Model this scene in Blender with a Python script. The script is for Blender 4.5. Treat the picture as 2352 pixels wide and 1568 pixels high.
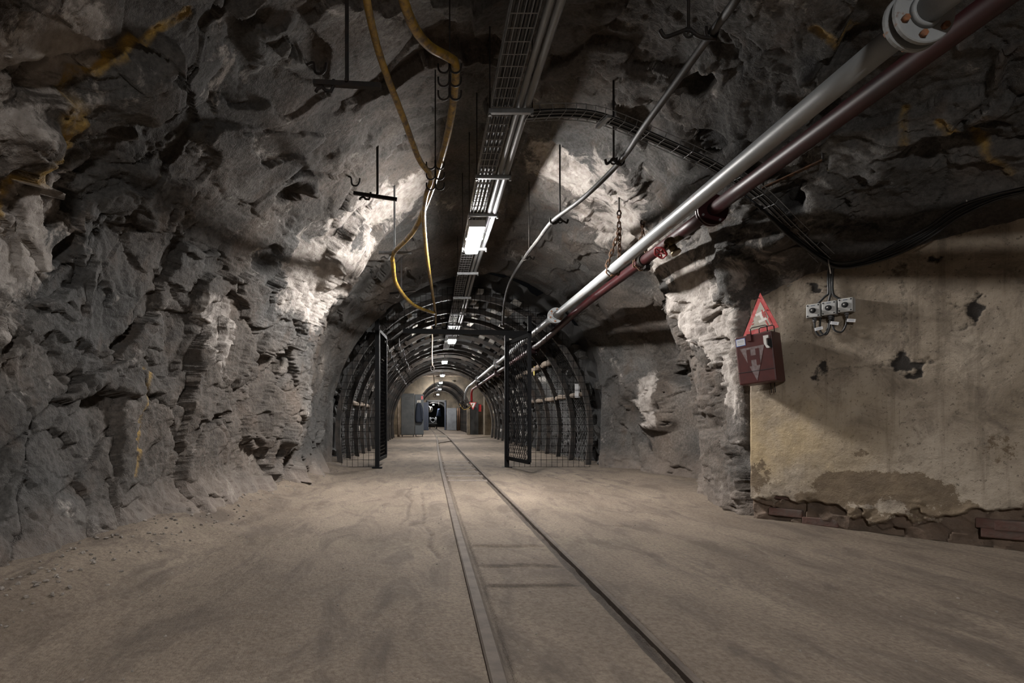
import bpy, bmesh, math, random
import numpy as np
from mathutils import Vector, Matrix
from mathutils.bvhtree import BVHTree

random.seed(7)
RNG = np.random.default_rng(7)
PI = math.pi
for o in list(bpy.data.objects):
    bpy.data.objects.remove(o, do_unlink=True)
SC = bpy.context.scene
COL = SC.collection

# ------------------------------------------------------------------ camera, world, exposure
FPX, VX, VY, CH = 1300.0, 985.0, 962.0, 0.80      # focal length (px), axis point in the frame, camera height
cam = bpy.data.cameras.new('camera')
cam.sensor_width = 36.0
cam.lens = FPX / 2352 * 36.0
cam.shift_x = (1176 - VX) / 2352
cam.shift_y = (VY - 784) / 2352
cam.clip_start = 0.05
cam.clip_end = 200
camo = bpy.data.objects.new('camera', cam)
camo.location = (0, 0, CH)
camo.rotation_euler = (PI / 2, 0, 0)
COL.objects.link(camo)
SC.camera = camo
w = bpy.data.worlds.new('world')
w.use_nodes = True
w.node_tree.nodes['Background'].inputs[0].default_value = (0.02, 0.02, 0.022, 1)
w.node_tree.nodes['Background'].inputs[1].default_value = 0.1
SC.world = w
SC.view_settings.view_transform = 'Standard'
SC.view_settings.look = 'None'
SC.view_settings.gamma = 1
SC.view_settings.use_curve_mapping = False
SC.view_settings.exposure = 0.0
LAMP = 760.0            # radiance of the tunnel lamps' diffusers
WARM = 60.0             # the lamps of the side passage


def P(px, py, Y):
    """world point seen at pixel (px, py) at distance Y down the tunnel"""
    return Vector(((px - VX) * Y / FPX, Y, CH + (VY - py) * Y / FPX))


# ------------------------------------------------------------------ numpy noise
_perm = RNG.permutation(256)
_perm = np.concatenate([_perm, _perm]).astype(np.int32)
_g = RNG.normal(size=(256, 3)); _g /= np.linalg.norm(_g, axis=1)[:, None]; _g = _g.astype(np.float32)


def perlin(p):
    p = np.asarray(p, dtype=np.float32)
    i = np.floor(p).astype(np.int32); f = p - i
    u = f * f * f * (f * (f * 6 - 15) + 10)
    out = 0
    for dx in (0, 1):
        for dy in (0, 1):
            for dz in (0, 1):
                h = _perm[_perm[_perm[(i[:, 0] + dx) & 255] + ((i[:, 1] + dy) & 255)] + ((i[:, 2] + dz) & 255)]
                g = _g[h]
                d = g[:, 0] * (f[:, 0] - dx) + g[:, 1] * (f[:, 1] - dy) + g[:, 2] * (f[:, 2] - dz)
                wx = u[:, 0] if dx else 1 - u[:, 0]
                wy = u[:, 1] if dy else 1 - u[:, 1]
                wz = u[:, 2] if dz else 1 - u[:, 2]
                out = out + d * wx * wy * wz
    return out


def fbm(p, oct=4, gain=0.5, ridged=False):
    a, s, t = 1.0, 0, 0
    p = np.asarray(p, dtype=np.float32)
    for k in range(oct):
        n = perlin(p + k * 17.3)
        if ridged:
            n = 0.5 - np.abs(n) * 1.6
        s = s + a * n; t += a; a *= gain; p = p * 2.03
    return s / t


def facets(p, scale, seed=0, jit=1.0):
    """broken-stone relief: each Voronoi cell is a tilted plane; returns (height, crack 0..1)"""
    q = np.asarray(p, dtype=np.float32) / scale + seed * 13.7
    i = np.floor(q).astype(np.int32)
    n = len(q)
    f1 = np.full(n, 9e9, np.float32); f2 = f1.copy(); hid = np.zeros(n, np.int32)
    off = np.zeros((n, 3), np.float32)
    tab = np.random.default_rng(seed + 5).random((256, 3)).astype(np.float32)
    for dx in (-1, 0, 1):
        for dy in (-1, 0, 1):
            for dz in (-1, 0, 1):
                c = i + np.array([dx, dy, dz], np.int32)
                h = _perm[_perm[_perm[c[:, 0] & 255] + (c[:, 1] & 255)] + (c[:, 2] & 255)]
                d = q - (c + 0.5 + (tab[h] - 0.5) * jit)
                r = np.einsum('ij,ij->i', d, d)
                m = r < f1
                f2 = np.where(m, f1, np.minimum(f2, r))
                f1 = np.where(m, r, f1); hid = np.where(m, h, hid); off[m] = d[m]
    t2 = np.random.default_rng(seed + 91).random((256, 4)).astype(np.float32) - 0.5
    g = t2[hid]
    hgt = g[:, 3] * 1.0 + (off * g[:, :3]).sum(1) * 1.3
    return hgt, np.sqrt(f2) - np.sqrt(f1)


def sstep(a, b, x):
    t = np.clip((x - a) / (b - a), 0, 1)
    return t * t * (3 - 2 * t)


# ------------------------------------------------------------------ object helpers
def link(name, me, parent=None, m=None, smooth=False):
    o = bpy.data.objects.new(name, me)
    COL.objects.link(o)
    if parent is not None:
        o.parent = parent
    if m is not None and me is not None and len(me.materials) == 0:
        me.materials.append(m)
    if smooth and me is not None:
        me.polygons.foreach_set('use_smooth', [True] * len(me.polygons))
    return o


def tag(o, label=None, cat=None, group=None, kind=None):
    if label: o['label'] = label
    if cat: o['category'] = cat
    if group: o['group'] = group
    if kind: o['kind'] = kind
    return o


def thing(name, label, cat, loc=(0, 0, 0), group=None):
    o = bpy.data.objects.new(name, None)
    o.empty_display_size = 0.05
    o.location = loc
    COL.objects.link(o)
    return tag(o, label, cat, group)


def grid_mesh(name, V, nu, nv, closed=False, flip=False):
    """V: (nv, nu, 3) vertices"""
    me = bpy.data.meshes.new(name)
    idx = np.arange(nu * nv).reshape(nv, nu)
    if closed:
        idx = np.concatenate([idx, idx[:, :1]], 1)
    a, b, c, d = idx[:-1, :-1], idx[:-1, 1:], idx[1:, 1:], idx[1:, :-1]
    q = np.stack([a, b, c, d] if not flip else [a, d, c, b], -1).reshape(-1, 4)
    me.vertices.add(nu * nv)
    me.vertices.foreach_set('co', V.reshape(-1).astype(np.float32))
    me.loops.add(q.size)
    me.loops.foreach_set('vertex_index', q.reshape(-1).astype(np.int32))
    me.polygons.add(len(q))
    me.polygons.foreach_set('loop_start', np.arange(0, q.size, 4, dtype=np.int32))
    me.polygons.foreach_set('loop_total', np.full(len(q), 4, np.int32))
    me.polygons.foreach_set('use_smooth', np.ones(len(q), bool))
    me.update(calc_edges=True)
    return me


def attr(me, name, vals):
    a = me.attributes.new(name, 'FLOAT', 'POINT')
    a.data.foreach_set('value', np.asarray(vals, np.float32).reshape(-1))


class MB:
    """collects shapes into ONE mesh"""

    def __init__(self):
        self.v = []; self.f = []; self.sm = []

    def add(self, vs, fs, sm=False):
        b = len(self.v)
        self.v += [tuple(x) for x in vs]
        self.f += [tuple(b + i for i in f) for f in fs]
        self.sm += [sm] * len(fs)
        return self

    def box(self, c, s, M=None, bev=0.0):
        c = Vector(c)
        hx, hy, hz = s[0] / 2, s[1] / 2, s[2] / 2
        if bev <= 0:
            vs = [Vector((x * hx, y * hy, z * hz)) for x in (-1, 1) for y in (-1, 1) for z in (-1, 1)]
            fs = [(0, 1, 3, 2), (4, 6, 7, 5), (0, 4, 5, 1), (2, 3, 7, 6), (0, 2, 6, 4), (1, 5, 7, 3)]
        else:
            bm = bmesh.new()
            bmesh.ops.create_cube(bm, size=1, matrix=Matrix.Diagonal((s[0], s[1], s[2], 1)))
            bmesh.ops.bevel(bm, geom=list(bm.edges), offset=bev, segments=2, affect='EDGES', profile=0.6)
            vs = [v.co.copy() for v in bm.verts]
            fs = [[v.index for v in f.verts] for f in bm.faces]
            bm.free()
        if M is not None:
            vs = [M @ v for v in vs]
        return self.add([c + v for v in vs], fs)

    def bar(self, a, b, wd, ht, up=(0, 0, 1)):
        a, b = Vector(a), Vector(b)
        d = (b - a); L = d.length; d.normalize()
        up = Vector(up)
        x = d.cross(up)
        if x.length < 1e-4:
            x = d.cross(Vector((1, 0, 0)))
        x.normalize(); z = x.cross(d)
        M = Matrix((x, d, z)).transposed()
        return self.box((a + b) / 2, (wd, L, ht), M)

    def tube(self, pts, r, n=8, caps=True, closed=False):
        pts = [Vector(p) for p in pts]
        m = len(pts)
        rs = r if isinstance(r, (list, tuple)) else [r] * m
        prev = None
        rings = []
        for k in range(m):
            if closed:
                t = pts[(k + 1) % m] - pts[k - 1]
            else:
                t = pts[min(k + 1, m - 1)] - pts[max(k - 1, 0)]
            t.normalize()
            if prev is None:
                ref = Vector((0, 0, 1)) if abs(t.z) < 0.9 else Vector((1, 0, 0))
                x = t.cross(ref).normalized()
            else:
                x = prev - t * prev.dot(t)
                x.normalize()
            prev = x
            y = t.cross(x)
            rings.append([pts[k] + (x * math.cos(2 * PI * j / n) + y * math.sin(2 * PI * j / n)) * rs[k] for j in range(n)])
        vs = [v for rg in rings for v in rg]
        fs = []
        for k in range(m if closed else m - 1):
            k2 = (k + 1) % m
            for j in range(n):
                fs.append((k * n + j, k * n + (j + 1) % n, k2 * n + (j + 1) % n, k2 * n + j))
        self.add(vs, fs, n > 4)
        if caps and not closed:
            b = len(self.v) - len(vs)
            self.f.append(tuple(b + j for j in range(n))[::-1]); self.sm.append(False)
            self.f.append(tuple(b + (m - 1) * n + j for j in range(n))); self.sm.append(False)
        return self

    def cyl(self, a, b, r, n=16, r2=None):
        return self.tube([a, b], [r, r if r2 is None else r2], n)

    def ring(self, c, axis, r0, r1, th, n=24):
        """flat flange (annulus) of thickness th"""
        c = Vector(c); ax = Vector(axis).normalized()
        ref = Vector((0, 0, 1)) if abs(ax.z) < 0.9 else Vector((1, 0, 0))
        x = ax.cross(ref).normalized(); y = ax.cross(x)
        vs = []
        for (r, o) in ((r0, -th / 2), (r1 - 0.004, -th / 2), (r1, -th / 2 + 0.004), (r1, th / 2 - 0.004), (r1 - 0.004, th / 2), (r0, th / 2)):
            for j in range(n):
                a = 2 * PI * j / n
                vs.append(c + ax * o + (x * math.cos(a) + y * math.sin(a)) * r)
        fs = []
        for k in range(6):
            k2 = (k + 1) % 6
            for j in range(n):
                fs.append((k * n + j, k * n + (j + 1) % n, k2 * n + (j + 1) % n, k2 * n + j))
        return self.add(vs, fs, False)

    def prism(self, poly, ax_x, ax_y, ax_z, org, th):
        """extrude 2-D polygon: points org + x*ax_x + y*ax_y, thickness th along ax_z"""
        n = len(poly)
        vs = [Vector(org) + ax_x * p[0] + ax_y * p[1] for p in poly]
        vs += [v + ax_z * th for v in vs]
        fs = [tuple(range(n))[::-1], tuple(range(n, 2 * n))]
        fs += [(j, (j + 1) % n, n + (j + 1) % n, n + j) for j in range(n)]
        return self.add(vs, fs)

    def mesh(self, name):
        me = bpy.data.meshes.new(name)
        me.from_pydata([tuple(v) for v in self.v], [], self.f)
        me.polygons.foreach_set('use_smooth', self.sm)
        me.update()
        return me

    def build(self, name, m, parent=None, fix=True):
        me = self.mesh(name)
        if fix:
            bm = bmesh.new(); bm.from_mesh(me)
            bmesh.ops.recalc_face_normals(bm, faces=bm.faces)
            bm.to_mesh(me); bm.free()
        o = link(name, me, parent, m)
        if parent is not None and parent.type == 'EMPTY':
            o.matrix_parent_inverse = Matrix.Translation(parent.location).inverted()
        return o


def copy_tree(o, parent=None):
    c = o.copy(); COL.objects.link(c)
    c.parent = parent
    for ch in list(o.children):
        copy_tree(ch, c)
    return c


def spline(pts, per=8):
    """Catmull-Rom through points"""
    pts = [Vector(p) for p in pts]
    out = []
    for i in range(len(pts) - 1):
        p0 = pts[max(i - 1, 0)]; p1 = pts[i]; p2 = pts[i + 1]; p3 = pts[min(i + 2, len(pts) - 1)]
        for k in range(per):
            t = k / per
            out.append(0.5 * ((2 * p1) + (p2 - p0) * t + (2 * p0 - 5 * p1 + 4 * p2 - p3) * t * t + (3 * p1 - p0 - 3 * p2 + p3) * t ** 3))
    out.append(pts[-1])
    return out


# ------------------------------------------------------------------ materials
def newmat(name):
    m = bpy.data.materials.new(name)
    m.use_nodes = True
    nt = m.node_tree
    b = nt.nodes['Principled BSDF']
    return m, nt, b


def N(nt, typ, **kw):
    n = nt.nodes.new(typ)
    for k, v in kw.items():
        if k.startswith('i_'):
            key = k[2:]
            n.inputs[int(key) if key.isdigit() else key.replace('_', ' ')].default_value = v
        else:
            setattr(n, k, v)
    return n


def noise(nt, co, scale, detail=4, rough=0.55, dist=0.0):
    n = N(nt, 'ShaderNodeTexNoise')
    n.inputs['Scale'].default_value = scale
    n.inputs['Detail'].default_value = detail
    n.inputs['Roughness'].default_value = rough
    n.inputs['Distortion'].default_value = dist
    nt.links.new(co, n.inputs['Vector'])
    return n.outputs['Fac']


def ramp(nt, fac, stops):
    r = N(nt, 'ShaderNodeValToRGB')
    e = r.color_ramp.elements
    while len(e) < len(stops):
        e.new(0.5)
    for k, (p, c) in enumerate(stops):
        e[k].position = p
        e[k].color = (c, c, c, 1) if isinstance(c, (int, float)) else (*c, 1)
    nt.links.new(fac, r.inputs[0])
    return r.outputs[0]


def mix(nt, fac, a, b, mode='MIX'):
    n = N(nt, 'ShaderNodeMix', data_type='RGBA', blend_type=mode)
    for sock, val in ((n.inputs[0], fac), (n.inputs[6], a), (n.inputs[7], b)):
        if isinstance(val, (int, float)):
            sock.default_value = val
        elif isinstance(val, tuple):
            sock.default_value = (*val, 1)
        else:
            nt.links.new(val, sock)
    return n.outputs[2]


def math_(nt, op, a, b=0.0, clamp=False):
    n = N(nt, 'ShaderNodeMath', operation=op, use_clamp=clamp)
    for k, v in enumerate((a, b)):
        if isinstance(v, (int, float)):
            n.inputs[k].default_value = v
        else:
            nt.links.new(v, n.inputs[k])
    return n.outputs[0]


def bump(nt, b, h, strength=0.4, dist=0.01):
    n = N(nt, 'ShaderNodeBump')
    n.inputs['Strength'].default_value = strength
    n.inputs['Distance'].default_value = dist
    nt.links.new(h, n.inputs['Height'])
    nt.links.new(n.outputs[0], b.inputs['Normal'])


def objco(nt):
    return N(nt, 'ShaderNodeTexCoord').outputs['Object']


def getattr_(nt, name):
    return N(nt, 'ShaderNodeAttribute', attribute_name=name).outputs['Fac']


def simple(name, col, rough=0.6, metal=0.0, col2=None, scale=8, lo=0.4, hi=0.65, bumpd=0.0, bscale=40, spec=0.5):
    m, nt, b = newmat(name)
    b.inputs['Roughness'].default_value = rough
    b.inputs['Metallic'].default_value = metal
    b.inputs['Specular IOR Level'].default_value = spec
    if col2 is None:
        b.inputs['Base Color'].default_value = (*col, 1)
    else:
        co = objco(nt)
        f = ramp(nt, noise(nt, co, scale, 6, 0.6), [(lo, 0.0), (hi, 1.0)])
        nt.links.new(mix(nt, f, col, col2), b.inputs['Base Color'])
    if bumpd > 0:
        bump(nt, b, noise(nt, objco(nt), bscale, 4), 0.6, bumpd)
    return m


def rock_mat():
    m, nt, b = newmat('rock')
    co = objco(nt)
    base = ramp(nt, noise(nt, co, 1.3, 5, 0.6), [(0.30, (0.036, 0.0345, 0.0325)), (0.50, (0.070, 0.067, 0.0635)), (0.70, (0.135, 0.127, 0.119))])
    speck = ramp(nt, noise(nt, co, 38, 3, 0.7), [(0.35, (0.62, 0.62, 0.62)), (0.65, (1.2, 1.2, 1.2))])
    base = mix(nt, 1.0, base, speck, 'MULTIPLY')
    base = mix(nt, ramp(nt, noise(nt, co, 0.55, 3, 0.6), [(0.42, 0.0), (0.60, 1.0)]), base, mix(nt, 1.0, base, (1.10, 0.94, 0.82), 'MULTIPLY'))      # browner beds of rock
    # lime wash left in patches
    lw = getattr_(nt, 'lime')
    nn = noise(nt, co, 2.6, 7, 0.72, 0.6)
    f = math_(nt, 'ADD', nn, lw)
    f = ramp(nt, f, [(0.56, 0.0), (0.64, 1.0)])
    lime = ramp(nt, noise(nt, co, 11, 4, 0.65), [(0.3, (0.175, 0.153, 0.137)), (0.65, (0.37, 0.335, 0.305))])
    c = mix(nt, f, base, lime)
    # brown stains
    st = ramp(nt, noise(nt, co, 3.1, 4, 0.62, 0.4), [(0.56, 0.0), (0.70, 0.65)])
    c = mix(nt, st, c, (0.075, 0.055, 0.042))
    # ochre veins
    oc = math_(nt, 'MULTIPLY', getattr_(nt, 'ochre'), ramp(nt, noise(nt, co, 9, 6, 0.7), [(0.38, 0.15), (0.6, 1.0)]))
    c = mix(nt, oc, c, (0.36, 0.225, 0.05))
    # shade of the rock hollows, painted in as near-black colour
    c = mix(nt, getattr_(nt, 'hollow_shade'), c, (0.012, 0.011, 0.011))
    # dust from the floor
    du = math_(nt, 'MULTIPLY', getattr_(nt, 'dust'), ramp(nt, noise(nt, co, 5, 5, 0.6), [(0.3, 0.3), (0.6, 1.0)]))
    c = mix(nt, du, c, (0.155, 0.125, 0.105))
    nt.links.new(c, b.inputs['Base Color'])
    b.inputs['Roughness'].default_value = 0.82
    b.inputs['Specular IOR Level'].default_value = 0.35
    h = noise(nt, co, 19, 5, 0.82)
    bump(nt, b, h, 0.75, 0.030)
    return m


def floor_mat():
    m, nt, b = newmat('packed_dirt')
    co = objco(nt)
    mp = N(nt, 'ShaderNodeMapping'); mp.inputs['Scale'].default_value = (1.0, 0.35, 1.0)
    nt.links.new(co, mp.inputs[0]); cs = mp.outputs[0]
    c = ramp(nt, noise(nt, cs, 1.6, 5, 0.62), [(0.30, (0.110, 0.085, 0.064)), (0.55, (0.158, 0.125, 0.096)), (0.75, (0.210, 0.170, 0.131))])
    sp = ramp(nt, noise(nt, co, 55, 3, 0.7), [(0.33, (0.68, 0.66, 0.64)), (0.62, (1.12, 1.12, 1.12))])
    c = mix(nt, 1.0, c, sp, 'MULTIPLY')
    pb = ramp(nt, noise(nt, co, 120, 2, 0.5), [(0.74, 0.0), (0.79, 0.7)])
    c = mix(nt, pb, c, (0.45, 0.40, 0.34))
    dk = ramp(nt, noise(nt, co, 70, 2, 0.5), [(0.22, 0.8), (0.28, 0.0)])
    c = mix(nt, dk, c, (0.05, 0.04, 0.035))
    st = ramp(nt, noise(nt, cs, 4.5, 5, 0.7, 0.8), [(0.48, 0.0), (0.64, 0.7)])
    c = mix(nt, st, c, (0.062, 0.048, 0.038))
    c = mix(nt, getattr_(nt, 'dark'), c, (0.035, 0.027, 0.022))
    nt.links.new(c, b.inputs['Base Color'])
    b.inputs['Roughness'].default_value = 0.9
    b.inputs['Specular IOR Level'].default_value = 0.25
    h = noise(nt, cs, 26, 5, 0.8)
    bump(nt, b, h, 0.75, 0.020)
    return m


def plaster_mat():
    m, nt, b = newmat('old_plaster')
    co = objco(nt)
    c = ramp(nt, noise(nt, co, 1.7, 8, 0.65), [(0.28, (0.20, 0.16, 0.115)), (0.5, (0.31, 0.258, 0.20)), (0.72, (0.42, 0.36, 0.29))])
    mp = N(nt, 'ShaderNodeMapping'); mp.inputs['Scale'].default_value = (1.0, 1.0, 0.06)
    nt.links.new(co, mp.inputs[0])
    dr = ramp(nt, noise(nt, mp.outputs[0], 14, 6, 0.7), [(0.52, 0.0), (0.70, 0.6)])
    c = mix(nt, dr, c, (0.11, 0.085, 0.062))
    gr = ramp(nt, noise(nt, co, 5, 6, 0.76, 0.7), [(0.47, 0.0), (0.66, 0.75)])
    c = mix(nt, gr, c, (0.125, 0.10, 0.078))
    pits = ramp(nt, noise(nt, co, 42, 4, 0.7), [(0.33, 0.75), (0.41, 0.0)])
    c = mix(nt, pits, c, (0.07, 0.055, 0.043))
    ye = math_(nt, 'MULTIPLY', getattr_(nt, 'yellow'), ramp(nt, noise(nt, co, 3, 6, 0.6), [(0.35, 0.1), (0.6, 0.9)]))
    c = mix(nt, ye, c, (0.41, 0.315, 0.185))
    dp = ramp(nt, math_(nt, 'ADD', getattr_(nt, 'damp'), math_(nt, 'MULTIPLY', math_(nt, 'SUBTRACT', noise(nt, co, 11, 7, 0.78), 0.5), 2.6)), [(0.47, 0.0), (0.56, 0.9)])
    c = mix(nt, dp, c, ramp(nt, noise(nt, co, 9, 6, 0.65), [(0.3, (0.085, 0.060, 0.038)), (0.7, (0.17, 0.125, 0.08))]))
    ta = ramp(nt, math_(nt, 'ADD', getattr_(nt, 'tar'), math_(nt, 'MULTIPLY', math_(nt, 'SUBTRACT', noise(nt, co, 30, 6, 0.7), 0.5), 1.2)), [(0.35, 0.0), (0.75, 0.95)])
    c = mix(nt, ta, c, (0.014, 0.012, 0.011))
    br = ramp(nt, math_(nt, 'ADD', getattr_(nt, 'rubble'), math_(nt, 'MULTIPLY', math_(nt, 'SUBTRACT', noise(nt, co, 12, 6, 0.7), 0.5), 0.9)), [(0.48, 0.0), (0.55, 0.9)])
    c = mix(nt, br, c, ramp(nt, noise(nt, co, 6, 6, 0.6), [(0.35, (0.07, 0.05, 0.038)), (0.65, (0.16, 0.11, 0.08))]))
    nt.links.new(c, b.inputs['Base Color'])
    b.inputs['Roughness'].default_value = 0.88
    b.inputs['Specular IOR Level'].default_value = 0.3
    h = noise(nt, co, 16, 6, 0.8)
    bump(nt, b, h, 0.6, 0.020)
    return m


def emis(name, col, s):
    m, nt, b = newmat(name)
    b.inputs['Base Color'].default_value = (0.8, 0.8, 0.8, 1)
    b.inputs['Emission Color'].default_value = (*col, 1)
    b.inputs['Emission Strength'].default_value = s
    return m


M_ROCK, M_FLOOR, M_PLASTER = rock_mat(), floor_mat(), plaster_mat()
M_LAMP = emis('lamp_diffuser', (1.0, 0.975, 0.945), LAMP)
M_WARM = emis('warm_diffuser', (1.0, 0.80, 0.52), WARM)
M_HOUSE = simple('lamp_housing', (0.45, 0.46, 0.47), 0.5)
M_GALV = simple('galvanised_steel', (0.26, 0.265, 0.27), 0.5, 0.6, (0.19, 0.19, 0.19), 20)
M_WIRE = simple('dull_wire', (0.045, 0.043, 0.041), 0.5, 0.3, spec=.4)
M_CONDUIT = simple('grey_conduit', (0.15, 0.155, 0.16), 0.4, 0.0)
M_BLACK = simple('black_rubber', (0.012, 0.012, 0.013), 0.5)
M_IRON = simple('black_iron', (0.012, 0.011, 0.0105), 0.65, 0.0, (0.026, 0.018, 0.014), 18, bumpd=0.002, spec=.3)
M_GATE = simple('black_painted_steel', (0.003, 0.003, 0.0035), 0.65, spec=.12)
M_RUST = simple('rusty_chain', (0.075, 0.045, 0.030), 0.7, 0.3, (0.16, 0.075, 0.035), 30)
M_BOLT = simple('rust_bolt', (0.20, 0.075, 0.03), 0.85, 0.0, (0.09, 0.05, 0.03), 40)
M_RAIL = simple('dusty_rail', (0.100, 0.079, 0.063), 0.8, 0.0, (0.065, 0.050, 0.041), 9, bumpd=0.002, bscale=60, spec=.2)
M_YHOSE = None
M_ARCH = simple('arch_steel', (0.012, 0.0105, 0.0095), 0.5, 0.0, (0.038, 0.029, 0.023), 7, bumpd=0.003, bscale=50, spec=.22)
M_BOARD = simple('lagging_timber', (0.012, 0.0105, 0.0095), 0.85, 0, (0.040, 0.033, 0.028), 6, bumpd=0.003)
M_CONCB = simple('concrete_block', (0.36, 0.34, 0.31), 0.85, 0, (0.20, 0.185, 0.165), 8, bumpd=0.003)
M_STONE = simple('rubble_stone', (0.020, 0.019, 0.018), 0.7, 0, (0.07, 0.065, 0.06), 5, bumpd=0.004)
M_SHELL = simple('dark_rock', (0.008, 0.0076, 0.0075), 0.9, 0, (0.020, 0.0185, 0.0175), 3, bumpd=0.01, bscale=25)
M_CONC = simple('stained_concrete', (0.13, 0.105, 0.075), 0.9, 0, (0.055, 0.045, 0.034), 2.5, bumpd=0.004)
M_MAROON = simple('maroon_paint', (0.075, 0.020, 0.018), 0.42, 0, (0.055, 0.017, 0.016), 12)
M_REDPIPE = simple('dark_red_paint', (0.035, 0.004, 0.005), 0.45, 0, (0.018, 0.003, 0.004), 6, spec=.35)
M_REDV = simple('valve_red', (0.28, 0.015, 0.02), 0.45)
M_BRASS = simple('old_brass', (0.14, 0.10, 0.05), 0.45, 0.7, (0.08, 0.06, 0.035), 30)
M_WHITE = simple('white_plastic', (0.62, 0.60, 0.57), 0.55)
M_PAPER = simple('white_paper', (0.62, 0.62, 0.63), 0.8)
M_GBOX = simple('grey_enclosure', (0.46, 0.46, 0.45), 0.5)
M_GDARK = simple('dark_grey_plastic', (0.10, 0.10, 0.105), 0.5)
M_BLUE = simple('blue_print', (0.10, 0.17, 0.42), 0.7)
M_TXT = simple('faded_print', (0.16, 0.18, 0.22), 0.8)
M_SIGNRED = simple('faded_red_paint', (0.52, 0.075, 0.075), 0.55, 0, (0.60, 0.20, 0.19), 22, 0.45, 0.7)
M_SIGNBG = simple('dirty_white_paint', (0.48, 0.44, 0.38), 0.6, 0, (0.38, 0.33, 0.27), 18)
M_SIGNW = simple('clean_white_paint', (0.78, 0.75, 0.71), 0.55)
M_SPRAY = simple('sprayed_grey_paint', (0.20, 0.165, 0.165), 0.5, 0, (0.12, 0.075, 0.072), 45, 0.35, 0.7)
M_LOCK = simple('locker_grey', (0.030, 0.032, 0.032), 0.5, 0.0, (0.050, 0.050, 0.048), 3)
M_LOCK2 = simple('locker_blue_grey', (0.062, 0.068, 0.072), 0.5, 0.2)
M_COAT = simple('navy_cloth', (0.008, 0.012, 0.022), 0.9)
M_BCLOTH = simple('blue_cloth', (0.02, 0.035, 0.075), 0.9)
M_BRIGHTRED = simple('bright_red', (0.50, 0.02, 0.02), 0.5)
M_WALLW = simple('pale_wall', (0.15, 0.155, 0.165), 0.8, 0, (0.10, 0.105, 0.115), 2)
M_DOORBL = simple('blue_black_door', (0.022, 0.028, 0.045), 0.5)
M_DUCT = simple('pale_duct', (0.48, 0.46, 0.42), 0.5)
M_WOODLOG = simple('split_timber', (0.12, 0.088, 0.062), 0.85, 0, (0.20, 0.155, 0.115), 5, bumpd=0.004)
M_YPLATE = simple('yellow_plate', (0.55, 0.40, 0.05), 0.6)
M_BRICK = simple('old_brick', (0.085, 0.042, 0.032), 0.9, 0, (0.075, 0.055, 0.045), 14, bumpd=0.010, bscale=25)
M_SLEEPER = simple('dusty_timber', (0.15, 0.12, 0.098), 0.9, 0, (0.09, 0.072, 0.06), 8, bumpd=0.004)


def hose_mat():
    m, nt, b = newmat('yellow_hose')
    co = objco(nt)
    f = ramp(nt, noise(nt, co, 16, 6, 0.7), [(0.42, 0.0), (0.62, 1.0)])
    c = mix(nt, f, (0.36, 0.225, 0.03), (0.10, 0.065, 0.028))
    nt.links.new(c, b.inputs['Base Color'])
    b.inputs['Roughness'].default_value = 0.38
    return m


def pipe_mat():
    m, nt, b = newmat('grey_pipe_paint')
    co = objco(nt)
    mp = N(nt, 'ShaderNodeMapping'); mp.inputs['Scale'].default_value = (1, 0.25, 1)
    nt.links.new(co, mp.inputs[0])
    c = ramp(nt, noise(nt, mp.outputs[0], 4, 5, 0.6), [(0.3, (0.17, 0.178, 0.182)), (0.7, (0.25, 0.258, 0.262))])
    r = ramp(nt, noise(nt, mp.outputs[0], 13, 8, 0.72), [(0.60, 0.0), (0.66, 0.9)])
    c = mix(nt, r, c, ramp(nt, noise(nt, co, 40, 4), [(0.4, (0.10, 0.045, 0.03)), (0.6, (0.22, 0.11, 0.06))]))
    nt.links.new(c, b.inputs['Base Color'])
    b.inputs['Roughness'].default_value = 0.42
    bump(nt, b, noise(nt, co, 90, 3), 0.25, 0.003)
    return m


M_YHOSE, M_PIPE = hose_mat(), pipe_mat()

# ------------------------------------------------------------------ the rock chamber
PLX, PLY, PLDX, PLDY = 2.59, 4.56, 0.96, -1.18       # plaster wall: corner and direction in plan
_l = math.hypot(PLDX, PLDY)
PLT = Vector((PLDX / _l, PLDY / _l, 0))              # along the plaster wall, toward the camera
PLN = Vector((PLDY / _l, -PLDX / _l, 0))             # out of it, into the chamber

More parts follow.
